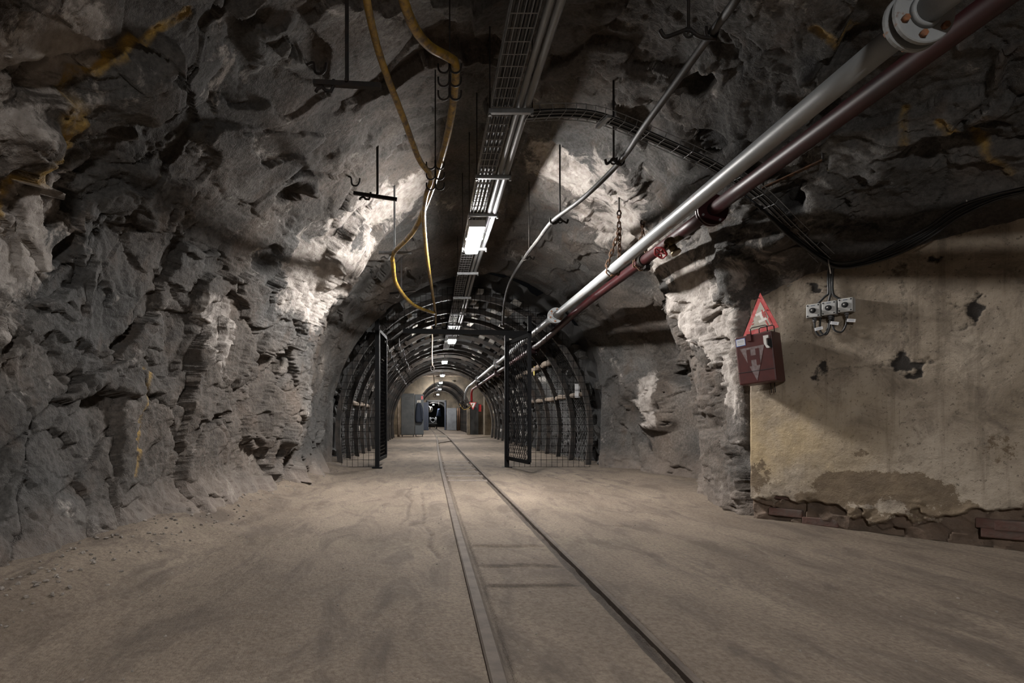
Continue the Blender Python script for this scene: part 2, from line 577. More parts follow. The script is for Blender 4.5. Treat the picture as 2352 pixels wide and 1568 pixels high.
ST = [
 (-4.0, [(-1.9, -.1), (-1.95, .5), (-2.0, 1.1), (-1.95, 1.7), (-1.7, 2.3), (-.9, 2.9), (.4, 3.2), (2.0, 3.1), (3.6, 2.9), (5.0, 2.6), (6.2, 2.1), (6.7, 1.0), (6.7, -.1)]),
 (0.6, [(-1.95, -.1), (-2.0, .5), (-2.05, 1.1), (-2.0, 1.7), (-1.75, 2.3), (-.9, 2.95), (.4, 3.25), (1.9, 3.15), (3.4, 2.9), (4.8, 2.5), (5.7, 2.1), (6.1, 1.0), (6.1, -.1)]),
 (2.2, [(-1.95, -.1), (-2.0, .5), (-2.05, 1.1), (-2.0, 1.7), (-1.75, 2.3), (-.9, 2.95), (.4, 3.25), (1.6, 3.1), (2.8, 2.75), (3.8, 2.4), (4.48, 2.1), (4.85, 1.0), (4.85, -.1)]),
 (3.4, [(-1.85, -.1), (-1.9, .5), (-2.0, 1.1), (-1.95, 1.7), (-1.65, 2.35), (-.8, 3.05), (.4, 3.4), (1.4, 3.25), (2.3, 2.85), (3.0, 2.45), (3.48, 2.1), (3.82, 1.0), (3.82, -.1)]),
 (4.3, [(-1.8, -.1), (-1.85, .5), (-1.9, 1.1), (-1.8, 1.75), (-1.45, 2.4), (-.6, 3.15), (.4, 3.5), (1.2, 3.35), (1.9, 3.0), (2.42, 2.5), (2.76, 1.98), (3.0, 1.0), (3.0, -.1)]),
 (4.62, [(-1.8, -.1), (-1.82, .5), (-1.85, 1.1), (-1.75, 1.75), (-1.4, 2.4), (-.55, 3.15), (.4, 3.5), (1.2, 3.35), (1.82, 3.0), (2.3, 2.5), (2.52, 1.85), (2.60, 1.0), (2.62, -.1)]),
 (5.4, [(-1.75, -.1), (-1.75, .5), (-1.75, 1.1), (-1.6, 1.75), (-1.3, 2.4), (-.5, 3.15), (.4, 3.55), (1.15, 3.35), (1.75, 3.0), (2.28, 2.5), (2.5, 1.85), (2.66, 1.0), (2.65, -.1)]),
 (5.85, [(-1.7, -.1), (-1.68, .5), (-1.6, 1.1), (-1.42, 1.75), (-1.1, 2.4), (-.45, 3.15), (.3, 3.6), (1.1, 3.4), (1.7, 3.02), (2.25, 2.5), (2.55, 1.85), (2.82, 1.0), (2.82, -.1)]),
 (6.1, [(-1.69, -.1), (-1.64, .5), (-1.55, 1.1), (-1.35, 1.75), (-1.0, 2.4), (-.45, 3.1), (.3, 3.6), (1.1, 3.42), (1.8, 3.05), (2.45, 2.6), (3.0, 2.0), (3.45, 1.0), (3.5, -.1)]),
 (6.6, [(-1.68, -.1), (-1.56, .5), (-1.46, 1.1), (-1.24, 1.75), (-.95, 2.4), (-.5, 3.0), (.3, 3.6), (1.1, 3.45), (1.8, 3.1), (2.45, 2.65), (3.05, 2.1), (3.45, 1.0), (3.45, -.1)]),
 (6.9, [(-1.72, -.1), (-1.75, .5), (-1.7, 1.1), (-1.55, 1.75), (-1.2, 2.45), (-.5, 3.12), (.4, 3.5), (1.2, 3.4), (1.9, 3.05), (2.5, 2.58), (3.08, 1.95), (3.4, 1.0), (3.4, -.1)]),
 (8.2, [(-1.64, -.1), (-1.64, .5), (-1.6, 1.1), (-1.42, 1.75), (-1.05, 2.37), (-.35, 2.97), (.5, 3.27), (1.3, 3.17), (2.0, 2.82), (2.5, 2.32), (2.85, 1.7), (2.98, 1.0), (3.0, -.1)]),
 (9.1, [(-1.56, -.1), (-1.55, .5), (-1.52, 1.1), (-1.3, 1.8), (-.9, 2.33), (-.2, 2.87), (.6, 3.12), (1.3, 3.08), (1.95, 2.78), (2.4, 2.3), (2.7, 1.6), (2.76, .9), (2.74, -.1)]),
 (9.2, [(-1.9, -.1), (-1.9, .5), (-1.85, 1.2), (-1.6, 2.0), (-1.1, 2.65), (-.3, 3.2), (.6, 3.45), (1.4, 3.4), (2.2, 3.05), (2.75, 2.5), (3.05, 1.7), (3.1, .9), (3.1, -.1)]),
]
NU = 1050
_us = np.linspace(0, 12, NU)
_k = np.minimum(_us.astype(int), 11); _t = (_us - _k)[:, None]


def cr(ctrl):
    c = np.array(ctrl, float)
    p0 = c[np.maximum(_k - 1, 0)]; p1 = c[_k]; p2 = c[_k + 1]; p3 = c[np.minimum(_k + 2, 12)]
    return 0.5 * (2 * p1 + (p2 - p0) * _t + (2 * p0 - 5 * p1 + 4 * p2 - p3) * _t ** 2 + (3 * p1 - p0 - 3 * p2 + p3) * _t ** 3)


_prof = np.array([cr(s[1]) for s in ST]); _sy = np.array([s[0] for s in ST])
ys = [-4, -3.2, -2.4, -1.6, -.8, 0, .4, .8, 1.1, 1.35, 1.55, 1.7]
y = 1.7
while y < 9.2:
    y += min(0.03, max(0.0055, 0.0011 * y * y))
    ys.append(min(y, 9.2))
ys = np.array(ys); NV = len(ys)
_j = np.clip(np.searchsorted(_sy, ys, 'right') - 1, 0, len(ST) - 2)
_f = ((ys - _sy[_j]) / (_sy[_j + 1] - _sy[_j]))
_f = _f[:, None, None]
B = _prof[_j] * (1 - _f) + _prof[_j + 1] * _f
V = np.zeros((NV, NU, 3)); V[..., 0] = B[..., 0]; V[..., 1] = ys[:, None]; V[..., 2] = B[..., 1]
du = np.gradient(V, axis=1); dv = np.gradient(V, axis=0)
Nn = np.cross(du, dv); Nn /= np.linalg.norm(Nn, axis=2)[..., None] + 1e-9
# make them point into the chamber
cen = np.array([0.5, 0, 1.2]); dirc = cen - V; dirc[..., 1] = 0
Nn *= np.sign((Nn * dirc).sum(2))[..., None]
Pv = V.reshape(-1, 3)


def smooth_rows(A, n):
    for _ in range(n):
        A[1:-1] = (A[:-2] + 2 * A[1:-1] + A[2:]) / 4
    return A


Nn = smooth_rows(Nn, 6)
warp = np.stack([fbm(Pv * 1.6 + 3, 3), fbm(Pv * 1.6 + 40, 3), fbm(Pv * 1.6 + 77, 3)], 1)
Pw = Pv + warp * 0.35
# rotate so that the bedding dips
ca, sa = math.cos(0.7), math.sin(0.7)
Pd = np.stack([Pw[:, 0] * 1.0, (Pw[:, 1] * ca + Pw[:, 2] * sa) * 0.55, (-Pw[:, 1] * sa + Pw[:, 2] * ca) * 1.15], 1)
big = fbm(Pv * 0.75 + 5, 3)
h0, c0_ = facets(Pd + warp * .3, 1.25, 6)
h1, c1 = facets(Pd, 0.58, 1)
h2, c2 = facets(Pd + 0.11, 0.24, 2)
h3, c3 = facets(Pw + warp * .1, 0.10, 3)
rid = fbm(Pd * np.array([3.0, 2.2, 3.2]), 5, 0.55, True)
fine = fbm(Pv * 17.0, 3)
wear = sstep(-0.12, 0.22, fbm(Pv * 0.9 + 21, 3))                       # smooth slabs versus broken rock
X_, Y_, Z_ = Pv[:, 0], Pv[:, 1], Pv[:, 2]
left = sstep(0.2, -0.8, X_)
rough = np.clip(0.35 + 0.75 * wear, 0, 1)
rough = np.where((X_ < -0.9) & (Z_ < 2.3), np.maximum(rough, 0.65), rough)   # left wall is broken throughout
rough = rough * (1 - .50 * sstep(2.15, 2.6, Z_) * sstep(1.0, .4, X_)) * (1 - .25 * sstep(2.3, 2.7, Z_))     # sprayed smooth overhead
far = sstep(6.45, 6.9, Y_)
rough = rough * (1 - 0.62 * far)                                      # smooth face round the gate
D = 0.20 * big + 0.17 * h0 * (1 - .5 * far) + 0.115 * h1 * (0.35 + 0.65 * rough) + 0.060 * h2 * rough + 0.024 * h3 * rough
D += 0.070 * rid * rough + 0.016 * fine * (0.4 + rough)
D -= 0.030 * np.exp(-c1 / 0.035) * rough + 0.012 * np.exp(-c2 / 0.05) * rough
D = D.reshape(NV, NU)
# calm the displacement at the lip, at the skirting and behind the plaster
calm = np.ones_like(D)
calm *= 1 - 0.55 * sstep(8.6, 9.1, V[..., 1])
plx = PLX + (PLY - V[..., 1]) * (PLDX / -PLDY)
behind = sstep(2.15, 2.0, V[..., 2]) * sstep(4.66, 4.56, V[..., 1]) * sstep(1.5, 2.2, V[..., 0])
calm *= 1 - behind
D *= calm

# local hollows and bosses: (px, py, radius m, depth m; + = out of the wall, - = into it)
FEAT = [
 (1605, 180, .11, -.13), (1645, 300, .15, -.10), (1560, 330, .25, .06),
 (300, 190, .30, .14), (345, 240, .14, -.10), (620, 95, .24, .08),
 (150, 430, .09, -.10), (170, 575, .10, -.10),
 (655, 460, .15, -.11), (600, 600, .18, -.08), (700, 430, .12, .10),
 (760, 620, .22, .10), (640, 1000, .18, .12), (620, 1045, .10, -.09),
 (1510, 930, .45, .22), (1500, 1020, .13, -.10), (1580, 860, .20, -.18), (1440, 900, .35, .10),
 (1560, 690, .22, .10), (1790, 560, .3, .10), (1700, 620, .25, .08), (1820, 450, .12, -.12),
 (2050, 340, .25, .07), (2200, 330, .22, -.08), (1880, 120, .10, .10),
 (1340, 560, .3, .06), (300, 420, .3, .08), (60, 300, .25, .14), (110, 180, .14, -.10),
]
ang = np.stack([VX + FPX * V[..., 0] / np.maximum(V[..., 1], .3), VY - FPX * (V[..., 2] - CH) / np.maximum(V[..., 1], .3)], -1)
ok = V[..., 1] > 1.6


def anchor(px, py):
    d = (ang[..., 0] - px) ** 2 + (ang[..., 1] - py) ** 2
    d = np.where(ok, d, 9e9)
    d = d + V[..., 1] * 4.0
    return V.reshape(-1, 3)[int(np.argmin(d))]


Vd = V + Nn * D[..., None]
for (px, py, r, dep) in FEAT:
    c = anchor(px, py)
    dl = (V - c) + 1.1 * r * warp.reshape(NV, NU, 3)
    dl[..., 1:] = np.stack([(dl[..., 1] * ca + dl[..., 2] * sa) * .6, (-dl[..., 1] * sa + dl[..., 2] * ca) * 1.35], -1) if dep < 0 else dl[..., 1:]
    rr = np.linalg.norm(dl, axis=2) / r + .5 * h2.reshape(NV, NU)
    if dep < 0:
        g = sstep(1.05, 0.65, rr)
    else:
        g = sstep(1.0, 0.35, rr)
    Vd += Nn * (g * dep)[..., None]
# colour masks
lime = np.zeros((NV, NU)); ochre = np.zeros((NV, NU)); hollow_shade = np.zeros((NV, NU))
lime += -0.06
LIMES = [(790, 560, .75, .20), (730, 690, .55, .14), (640, 640, .4, .10), (1430, 540, .75, .20), (1620, 700, .5, .16), (950, 440, .5, .14), (1290, 420, .5, .12), (60, 150, .5, .20), (110, 520, .35, .22), (60, 660, .3, .16), (480, 740, .35, .20), (470, 830, .25, .14), (720, 640, .45, .16), (620, 560, .3, .10), (330, 560, .2, .12),
         (250, 700, .2, .08), (1600, 680, .45, .24), (1680, 780, .35, .24), (1690, 900, .18, .14), (1500, 900, .35, .24), (1520, 960, .2, .2), (1450, 760, .3, .12), (1380, 420, .6, .16),
         (1500, 560, .5, .2), (1780, 600, .4, .12), (900, 470, .5, .15), (1250, 400, .4, .12), (600, 330, .3, .06), (480, 200, .3, .06), (1000, 480, .4, .1)]
for (px, py, r, a) in LIMES:
    c = anchor(px, py)
    rr = np.linalg.norm(V - c, axis=2) / r
    lime += a * sstep(1.3, 0.3, rr)
VEINS = [([(20, 540), (40, 430), (100, 330), (140, 230), (190, 150), (270, 90), (340, 40), (420, 12)], .035, 1.0),
         ([(70, 380), (120, 310), (150, 250)], .10, .9),
         ([(300, 1090), (320, 960), (350, 850)], .022, .9),
         ([(1890, 10), (1960, 55)], .04, .8), ([(2170, 255), (2240, 310), (2330, 385)], .035, .8), ([(2080, 250), (2090, 300)], .03, .6)]
for (pl, wd, a) in VEINS:
    pts = [anchor(*q) for q in pl]
    for k in range(len(pts) - 1):
        A, Bq = pts[k], pts[k + 1]
        ab = Bq - A; L2 = (ab ** 2).sum() + 1e-9
        t = np.clip(((V - A) * ab).sum(2) / L2, 0, 1)
        dd = np.linalg.norm(V - (A + t[..., None] * ab) + 0.06 * warp.reshape(NV, NU, 3), axis=2)
        ochre = np.maximum(ochre, a * sstep(wd, wd * .3, dd))
        Vd -= Nn * (0.012 * sstep(wd * .7, 0, dd))[..., None]
for (px, py, r) in [(1605, 180, .10), (1645, 300, .13), (1830, 460, .10), (1500, 1020, .10), (1880, 95, .06)]:  # dark holes in the rock: their shade goes into the colour mask
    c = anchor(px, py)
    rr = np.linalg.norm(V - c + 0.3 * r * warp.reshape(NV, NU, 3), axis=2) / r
    hollow_shade = np.maximum(hollow_shade, .8 * sstep(1.1, 0.6, rr))
dust = sstep(0.45, 0.02, Vd[..., 2] + 0.15 * warp[:, 0].reshape(NV, NU))
# rock spreads at its foot on the left (talus)
foot = sstep(0.42, -0.05, Vd[..., 2]) * sstep(0.0, -1.0, Vd[..., 0]) * sstep(8.9, 8.0, V[..., 1])
Vd[..., 0] += foot * (0.16 + 0.25 * fbm(Pv * 2.2 + 9, 3).reshape(NV, NU))

cuts = [(0, 395, 'wall_left', 'rough grey rock wall left of the track'),
        (394, 745, 'ceiling', 'dark vaulted rock ceiling over the track'),
        (744, NU, 'wall_right', 'rough rock wall and pillar on the right')]
full = grid_mesh('rock_all', Vd, NU, NV)
BVH = BVHTree.FromPolygons([tuple(v) for v in Vd[::3, ::3].reshape(-1, 3)],
                           [(a * len(range(0, NU, 3)) + b, a * len(range(0, NU, 3)) + b + 1, (a + 1) * len(range(0, NU, 3)) + b + 1, (a + 1) * len(range(0, NU, 3)) + b)
                            for a in range(len(range(0, NV, 3)) - 1) for b in range(len(range(0, NU, 3)) - 1)])
nrm = np.zeros(NU * NV * 3, np.float32); full.vertex_normals.foreach_get('vector', nrm)
nrm = nrm.reshape(NV, NU, 3)
bpy.data.meshes.remove(full)
for (a, b, nm, lab) in cuts:
    sub = Vd[:, a:b]
    me = grid_mesh(nm, sub, b - a, NV)
    attr(me, 'lime', lime[:, a:b]); attr(me, 'ochre', ochre[:, a:b]); attr(me, 'hollow_shade', hollow_shade[:, a:b]); attr(me, 'dust', dust[:, a:b])
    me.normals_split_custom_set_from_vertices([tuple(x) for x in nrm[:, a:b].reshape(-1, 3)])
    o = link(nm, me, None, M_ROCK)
    tag(o, lab, None, None, 'structure')


def ceil_z(x, y, default=3.2):
    h = BVH.ray_cast(Vector((x, y, 1.6)), Vector((0, 0, 1)))
    return h[0].z if h[0] is not None else default


# closing wall behind the camera
mb = MB(); mb.box((2.3, -4.1, 1.6), (10, .2, 4.2))
tag(mb.build('wall_back', M_SHELL), 'dark rock closing the gallery behind', None, None, 'structure')
mb = MB(); mb.box((6.9, -1.7, 1.5), (.2, 6.0, 3.6))
tag(mb.build('wall_side', M_SHELL), 'dark end of the side gallery', None, None, 'structure')

# ------------------------------------------------------------------ floor
RAILX = [(-4, .205, .815), (1.7, .212, .822), (4, .205, .812), (9, .205, .800), (14, .235, .815), (20, .30, .85), (26, .33, .87), (32, .30, .84), (45, .14, .67), (62, 0.0, .53)]


def rails_at(y):
    ks = [r[0] for r in RAILX]
    return float(np.interp(y, ks, [r[1] for r in RAILX])), float(np.interp(y, ks, [r[2] for r in RAILX]))


xs = np.concatenate([np.linspace(-2.7, -1.9, 12, endpoint=False), np.linspace(-1.9, -1.2, 60, endpoint=False), np.linspace(-1.2, .15, 130, endpoint=False),
                     np.linspace(.15, .9, 150, endpoint=False), np.linspace(.9, 2.2, 130, endpoint=False), np.linspace(2.2, 4, 90, endpoint=False), np.linspace(4, 7.1, 20)])
fy = [-4.0, -2, 0, .7, 1.1, 1.3, 1.45]
y = 1.45
while y < 9.6:
    y += max(0.007, 0.0019 * y * y); fy.append(y)
while y < 62:
    y += 0.35; fy.append(y)
fy = np.array(fy)
FX, FYg = np.meshgrid(xs, fy)
p2 = np.stack([FX.ravel(), FYg.ravel(), np.zeros(FX.size)], 1)
nearw = sstep(14, 9, FYg)
Zf = (0.030 * fbm(p2 * 0.7, 3) + 0.012 * fbm(p2 * np.array([3.0, 2.0, 1]), 4) + 0.005 * fbm(p2 * 14, 3)).reshape(FX.shape) * nearw
ly = np.interp(fy, [r[0] for r in RAILX], [r[1] for r in RAILX])[:, None]
ry = np.interp(fy, [r[0] for r in RAILX], [r[2] for r in RAILX])[:, None]
intrack = sstep(-.30, .05, FX - ly + .0) * sstep(.40, .05, FX - ry)
Zf = Zf * (1 - .75 * intrack)
Zf = Zf - 0.010 * sstep(.03, .05, FX - ly) * sstep(-.03, -.05, FX - ry)         # trodden bed between the rails
edge_n = (0.02 * fbm(p2 * 6, 3)).reshape(FX.shape)
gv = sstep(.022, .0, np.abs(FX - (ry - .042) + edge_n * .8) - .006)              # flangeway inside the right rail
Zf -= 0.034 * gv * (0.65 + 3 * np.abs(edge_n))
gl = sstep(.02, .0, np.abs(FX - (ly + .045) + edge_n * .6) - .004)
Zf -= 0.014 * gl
dark = np.clip(gv * .75 + gl * .35, 0, 1)  # shading of the rail grooves painted into the floor colour
# worn slabs between the rails
slab = np.zeros_like(FX)
for (a, b) in ((2.74, 3.04), (3.12, 3.50), (3.60, 4.12)):
    e = edge_n * 2.4
    slab = np.maximum(slab, sstep(a - .012, a + .012, FYg + e) * sstep(b + .012, b - .012, FYg + e))
    for q in (a, b):
        dark = np.maximum(dark, .55 * sstep(.022, .004, np.abs(FYg + e - q)) * sstep(.03, .08, FX - ly) * sstep(-.06, -.1, FX - ry))
Zf += 0.010 * slab * sstep(.05, .10, FX - ly) * sstep(-.09, -.14, FX - ry)
# cracked rut left of the track
CR = [[(945, 1120), (930, 1135), (945, 1150), (938, 1165), (935, 1190), (918, 1203)], [(968, 1130), (970, 1160), (974, 1180), (972, 1200), (940, 1206)], [(975, 1205), (990, 1225), (985, 1250), (1010, 1280)],
      [(1500, 1178), (1530, 1183)], [(1420, 1210), (1450, 1208)]]
for pl in CR:
    pts = []
    for (px, py) in pl:
        yy = FPX * CH / (py - VY); pts.append(((px - VX) * yy / FPX, yy))
    for k in range(len(pts) - 1):
        A = np.array(pts[k]); Bq = np.array(pts[k + 1]); ab = Bq - A; L2 = (ab ** 2).sum() + 1e-9
        t = np.clip(((FX - A[0]) * ab[0] + (FYg - A[1]) * ab[1]) / L2, 0, 1)
        dd = np.hypot(FX - A[0] - t * ab[0] + edge_n, FYg - A[1] - t * ab[1] + edge_n * 3)
        dark = np.maximum(dark, .45 * sstep(.022, .004, dd + np.abs(edge_n) * 1.5)); Zf -= .012 * sstep(.03, 0, dd)
# talus along the left wall, dust banks at the right
Zf += nearw * sstep(-1.15, -1.9, FX + .25 * fbm(p2 * 1.3 + 5, 3).reshape(FX.shape)) * 0.16
Zf += nearw * sstep(2.35, 3.0, FX) * sstep(4.8, 5.6, FYg) * 0.06
Zf += 0.022 * sstep(-.014, -.002, FX - ry + edge_n * .35) * sstep(.9, .15, FX - ry)      # dirt lies over the right rail
# wheel swirls
sw = np.sin((FX * 1.0 + .5 * np.sin(FYg * 1.3)) * 60 + 6 * fbm(p2 * 1.2, 2).reshape(FX.shape)) * sstep(-.1, .3, fbm(p2 * .8 + 8, 2).reshape(FX.shape)) * sstep(.0, -.3, FX)
Zf += .0022 * sw * nearw
Vf = np.stack([FX, FYg, Zf], -1)
me = grid_mesh('floor', Vf, len(xs), len(fy))
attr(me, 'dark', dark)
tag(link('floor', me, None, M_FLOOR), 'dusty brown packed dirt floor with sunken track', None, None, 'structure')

# ------------------------------------------------------------------ plaster wall on the right
pt = np.linspace(0, 5.2, 520); pz = np.linspace(-.12, 2.2, 330)
PT, PZ = np.meshgrid(pt, pz)
pp = np.stack([PLX + PLT.x * PT, PLY + PLT.y * PT, PZ], -1)
q = pp.reshape(-1, 3)
rag = fbm(q * 3.2 + 4, 5).reshape(PT.shape)
dep = 0.020 * fbm(q * 1.5, 3).reshape(PT.shape) + 0.008 * fbm(q * 7, 4).reshape(PT.shape) + .003 * fbm(q * 26, 2).reshape(PT.shape)


def wallpt(px, py):
    """plaster-wall point under a pixel -> (t, z)"""
    a = (px - VX) / FPX
    t = (a * PLY - PLX) / (PLT.x - a * PLT.y)
    Y = PLY + PLT.y * t
    return t, CH + (VY - py) * Y / FPX


def onwall(px, py, off=0.0):
    t, z = wallpt(px, py)
    v = Vector((PLX, PLY, 0)) + PLT * t + PLN * off
    v.z = z
    return v


rag2 = fbm(q * 15 + 2, 3).reshape(PT.shape)
rub = sstep(.24, .06, PZ - .08 * sstep(.6, 2.0, PT) + rag * .45)
dep -= .05 * sstep(.35, .6, rub)
dep += .050 * rub * facets(q, .12, 9)[0].reshape(PT.shape)
tar = np.zeros_like(PT)
for (px, py, r, a) in [(2085, 835, .075, 1.0), (1882, 855, .065, .85), (2230, 708, .075, 1.0), (1872, 657, .05, .9), (2145, 587, .045, .9), (2257, 572, .05, .75), (1975, 868, .03, .3), (2140, 830, .04, .5), (2070, 620, .05, .55)]:
    t, z = wallpt(px, py)
    rr = np.hypot(PT - t, (PZ - z) * .9) / r + rag * 1.2 + rag2 * 2.6
    tar = np.maximum(tar, a * sstep(1.25, .15, rr)); dep -= .010 * a * sstep(.9, .3, rr)
for (a, b, wd, s) in [((2075, 610), (2082, 830), .030, .42), ((1890, 850), (2085, 835), .022, .42), ((2085, 770), (2220, 760), .016, .30), ((1868, 680), (1870, 850), .03, .25), ((2066, 940), (2068, 1045), .008, .4),
                      ((2236, 930), (2236, 1080), .012, .25), ((2030, 600), (2030, 850), .008, .25), ((1720, 1107), (1890, 1115), .006, .45)]:
    t0, z0 = wallpt(*a); t1, z1 = wallpt(*b)
    L2 = (t1 - t0) ** 2 + (z1 - z0) ** 2
    k = np.clip(((PT - t0) * (t1 - t0) + (PZ - z0) * (z1 - z0)) / L2, 0, 1)
    dd = np.hypot(PT - t0 - k * (t1 - t0), PZ - z0 - k * (z1 - z0)) / wd + rag * 1.2
    tar = np.maximum(tar, s * sstep(1.1, .5, dd))
damp = np.zeros_like(PT)
for (px, py, rx, rz, a) in [(1960, 1120, .30, .13, .95), (2080, 1120, .28, .12, .95), (1890, 1150, .2, .08, .8), (2150, 1160, .2, .12, .8), (1745, 1090, .12, .16, .62), (1990, 1190, .5, .08, .7), (2300, 1030, .12, .1, .45), (1975, 1040, .06, .035, .6), (2230, 1200, .4, .15, .5)]:
    t, z = wallpt(px, py)
    damp = np.maximum(damp, a * sstep(1.25, .55, np.hypot((PT - t) / rx, (PZ - z) / rz)))
yel = sstep(1.1, .1, PT) * sstep(1.15, .75, PZ) * sstep(.2, .5, PZ)
ragged = .006 * fbm(np.stack([PZ.ravel() * 9, PZ.ravel() * 0 + 3, PZ.ravel() * 0], 1), 3).reshape(PT.shape)
W = pp + np.array(PLN)[None, None] * dep[..., None]
W[:, :, 0] += PLT.x * ragged * (PT < .02); W[:, :, 1] += PLT.y * ragged * (PT < .02)
# return face at the corner and closed back
ret = W[:, :1] - np.array(PLN)[None, None] * .14
W2 = np.concatenate([ret, W[:, :1] - np.array(PLN)[None, None] * .004, W], 1)
me = grid_mesh('wall_plaster', W2, W2.shape[1], len(pz))
pad = lambda A: np.concatenate([A[:, :1], A[:, :1], A], 1)
for nm, A in (('tar', tar), ('damp', damp), ('yellow', yel), ('rubble', rub)):
    attr(me, nm, pad(A))
wallp = tag(link('wall_plaster', me, None, M_PLASTER), 'stained yellowish plaster wall with damp foot', None, None, 'structure')
# bricks laid bare at its foot
brk = MB(); brk.box((0, 0, 0), (.235, .10, .062), None, .008)
bme = brk.mesh('brick'); bme.materials.append(M_BRICK)
Rw = Matrix((PLT, -PLN, Vector((0, 0, 1)))).transposed().to_4x4()
for (px, py) in [(2312, 1228), (2345, 1212), (2300, 1206), (1772, 1136), (1800, 1178), (1880, 1200)]:
    v = onwall(px, py, -.078 + random.uniform(0, .016))
    o = link('brick', bme, wallp)
    o.matrix_world = Matrix.Translation(v) @ Rw @ Matrix.Rotation(random.uniform(-.05, .05), 4, 'Y')

# ------------------------------------------------------------------ track
def rail(name, pts, label, group):
    prof = [(-.027, -.07), (-.027, .010), (-.020, .017), (.020, .017), (.027, .010), (.027, -.07)]
    vs, fs = [], []
    n = len(prof)
    for k, p in enumerate(pts):
        a = pts[max(k - 1, 0)]; b = pts[min(k + 1, len(pts) - 1)]
        t = (Vector(b) - Vector(a)); t.z = 0; t.normalize()
        x = Vector((t.y, -t.x, 0))
        for (u, z) in prof:
            vs.append(Vector(p) + x * u + Vector((0, 0, z + .0015 * math.sin(p[1] * 3.1 + u * 40))))
    for k in range(len(pts) - 1):
        for j in range(n):
            fs.append((k * n + j, k * n + (j + 1) % n, (k + 1) * n + (j + 1) % n, (k + 1) * n + j))
    fs += [tuple(range(n)), tuple((len(pts) - 1) * n + j for j in range(n))]
    mb = MB().add(vs, fs)
    return tag(mb.build(name, M_RAIL), label, 'rail', group)


yy = list(np.arange(-3.5, 12, .25)) + list(np.arange(12, 61, 1.0))
rail('track_rail', [(rails_at(y)[0], y, 0) for y in yy], 'dusty steel rail running down the middle, the left one of the pair', 'rails of the main track')
rail('track_rail', [(rails_at(y)[1], y, 0) for y in yy], 'dusty steel rail with a dark groove beside it, the right one of the pair', 'rails of the main track')
br = spline([(.27, 18.6, 0), (.88, 20.8, 0), (1.9, 23.6, 0), (3.03, 25.4, 0), (4.6, 26.6, 0)], 6)
rail('branch_rail', [tuple(p) for p in br], 'curved rail branching off to the right before the lockers', 'rails of the branch track')
slp = MB(); slp.box((0, 0, 0), (1.05, .16, .08), None, .012)
sme = slp.mesh('sleeper'); sme.materials.append(M_SLEEPER)
words = ['nearest', 'second', 'third', 'fourth', 'fifth', 'sixth']
for k, (yv, x0) in enumerate([(7.45, .51), (8.05, .51), (8.65, .505), (9.3, .505), (9.95, .505), (10.7, .51)]):
    o = link('sleeper', sme); o.location = (x0, yv, -.046)
    o.scale = (.49, 1, 1)
    tag(o, 'half-buried timber sleeper between the rails by the gate, the %s of six' % words[k], 'sleeper', 'timber sleepers showing through the dirt')

# ------------------------------------------------------------------ tunnel lamps
def make_lamp(loc, label, m=M_LAMP, wx=.15, ly=.78, rod=0):
    x, y, z = loc
    t = thing('tunnel_lamp', label, 'lamp', loc, 'row of tunnel lamps')
    mb = MB(); mb.box((x, y, z + .062), (wx + .01, ly + .02, .075), None, .012); mb.build('housing', M_HOUSE, t)
    mb = MB(); mb.box((x, y, z + .022), (wx - .01, ly - .02, .075), None, .022); d = mb.build('diffuser', m, t)
    for s in (-1, 1):
        mb = MB(); mb.box((x, y + s * (ly / 2 + .002), z + .062), (wx + .008, .02, .072), None, .006); mb.build('end_cap', M_HOUSE, t)
        mb = MB(); mb.box((x + s * (wx / 2 + .008), y, z + .06), (.012, .05, .05)); mb.build('clip', M_GALV, t)
        mb = MB(); mb.bar((x, y + s * ly * .33, z + .09), (x, y + s * ly * .33, z + .125), .03, .03, (1, 0, 0)); mb.build('bracket', M_GALV, t)
    if rod:
        for s in (-1, 1):
            mb = MB(); mb.cyl((x, y + s * ly * .33, z + .12), (x, y + s * ly * .33, rod), .006, 6); mb.build('suspension_rod', M_GALV, t)
    return t


TRZ = 2.80


def trz(y):
    f = min(max((y - 8.0) / 1.8, 0), 1)
    return TRZ - .09 * f * f * (3 - 2 * f)


LAMPS = [(.47, -1.5, 2.66, 'white tunnel lamp behind the viewer, outside the view'),
         (.475, 5.95, 2.655, 'large bright white tunnel lamp, the nearest one under the cable tray'),
         (.51, 12.5, 2.50, 'bright tunnel lamp just above the gate bar'),
         (.50, 17.9, 2.58, 'small tunnel lamp inside the arches, second one past the gate'),
         (.56, 23.4, 2.58, 'tunnel lamp hanging in front of the timber ceiling above the lockers'),
         (.60, 28.3, 2.60, 'tunnel lamp at the mouth of the low arched tunnel')]
for k, (x, y, z, lb) in enumerate(LAMPS):
    make_lamp((x, y, z), lb, rod=(3.41 if y > 25 else 2.88 if y > 9 else 0), ly=(.40 if y > 9 else .78), wx=(.17 if y > 9 else .15))
for k, (x, y, z, lb) in enumerate([(.66, 33.5, 2.55, 'tiny tunnel lamp, first one inside the low arched tunnel'),
                                   (.62, 38.5, 2.45, 'tiny tunnel lamp, second one inside the low arched tunnel'),
                                   (.55, 45, 2.2, 'tiny tunnel lamp just beyond the far doorway'),
                                   (.42, 52, 2.1, 'farthest tiny tunnel lamp beyond the far doorway')]):
    make_lamp((x, y, z), lb, ly=.28, wx=.16, rod=z + .35)

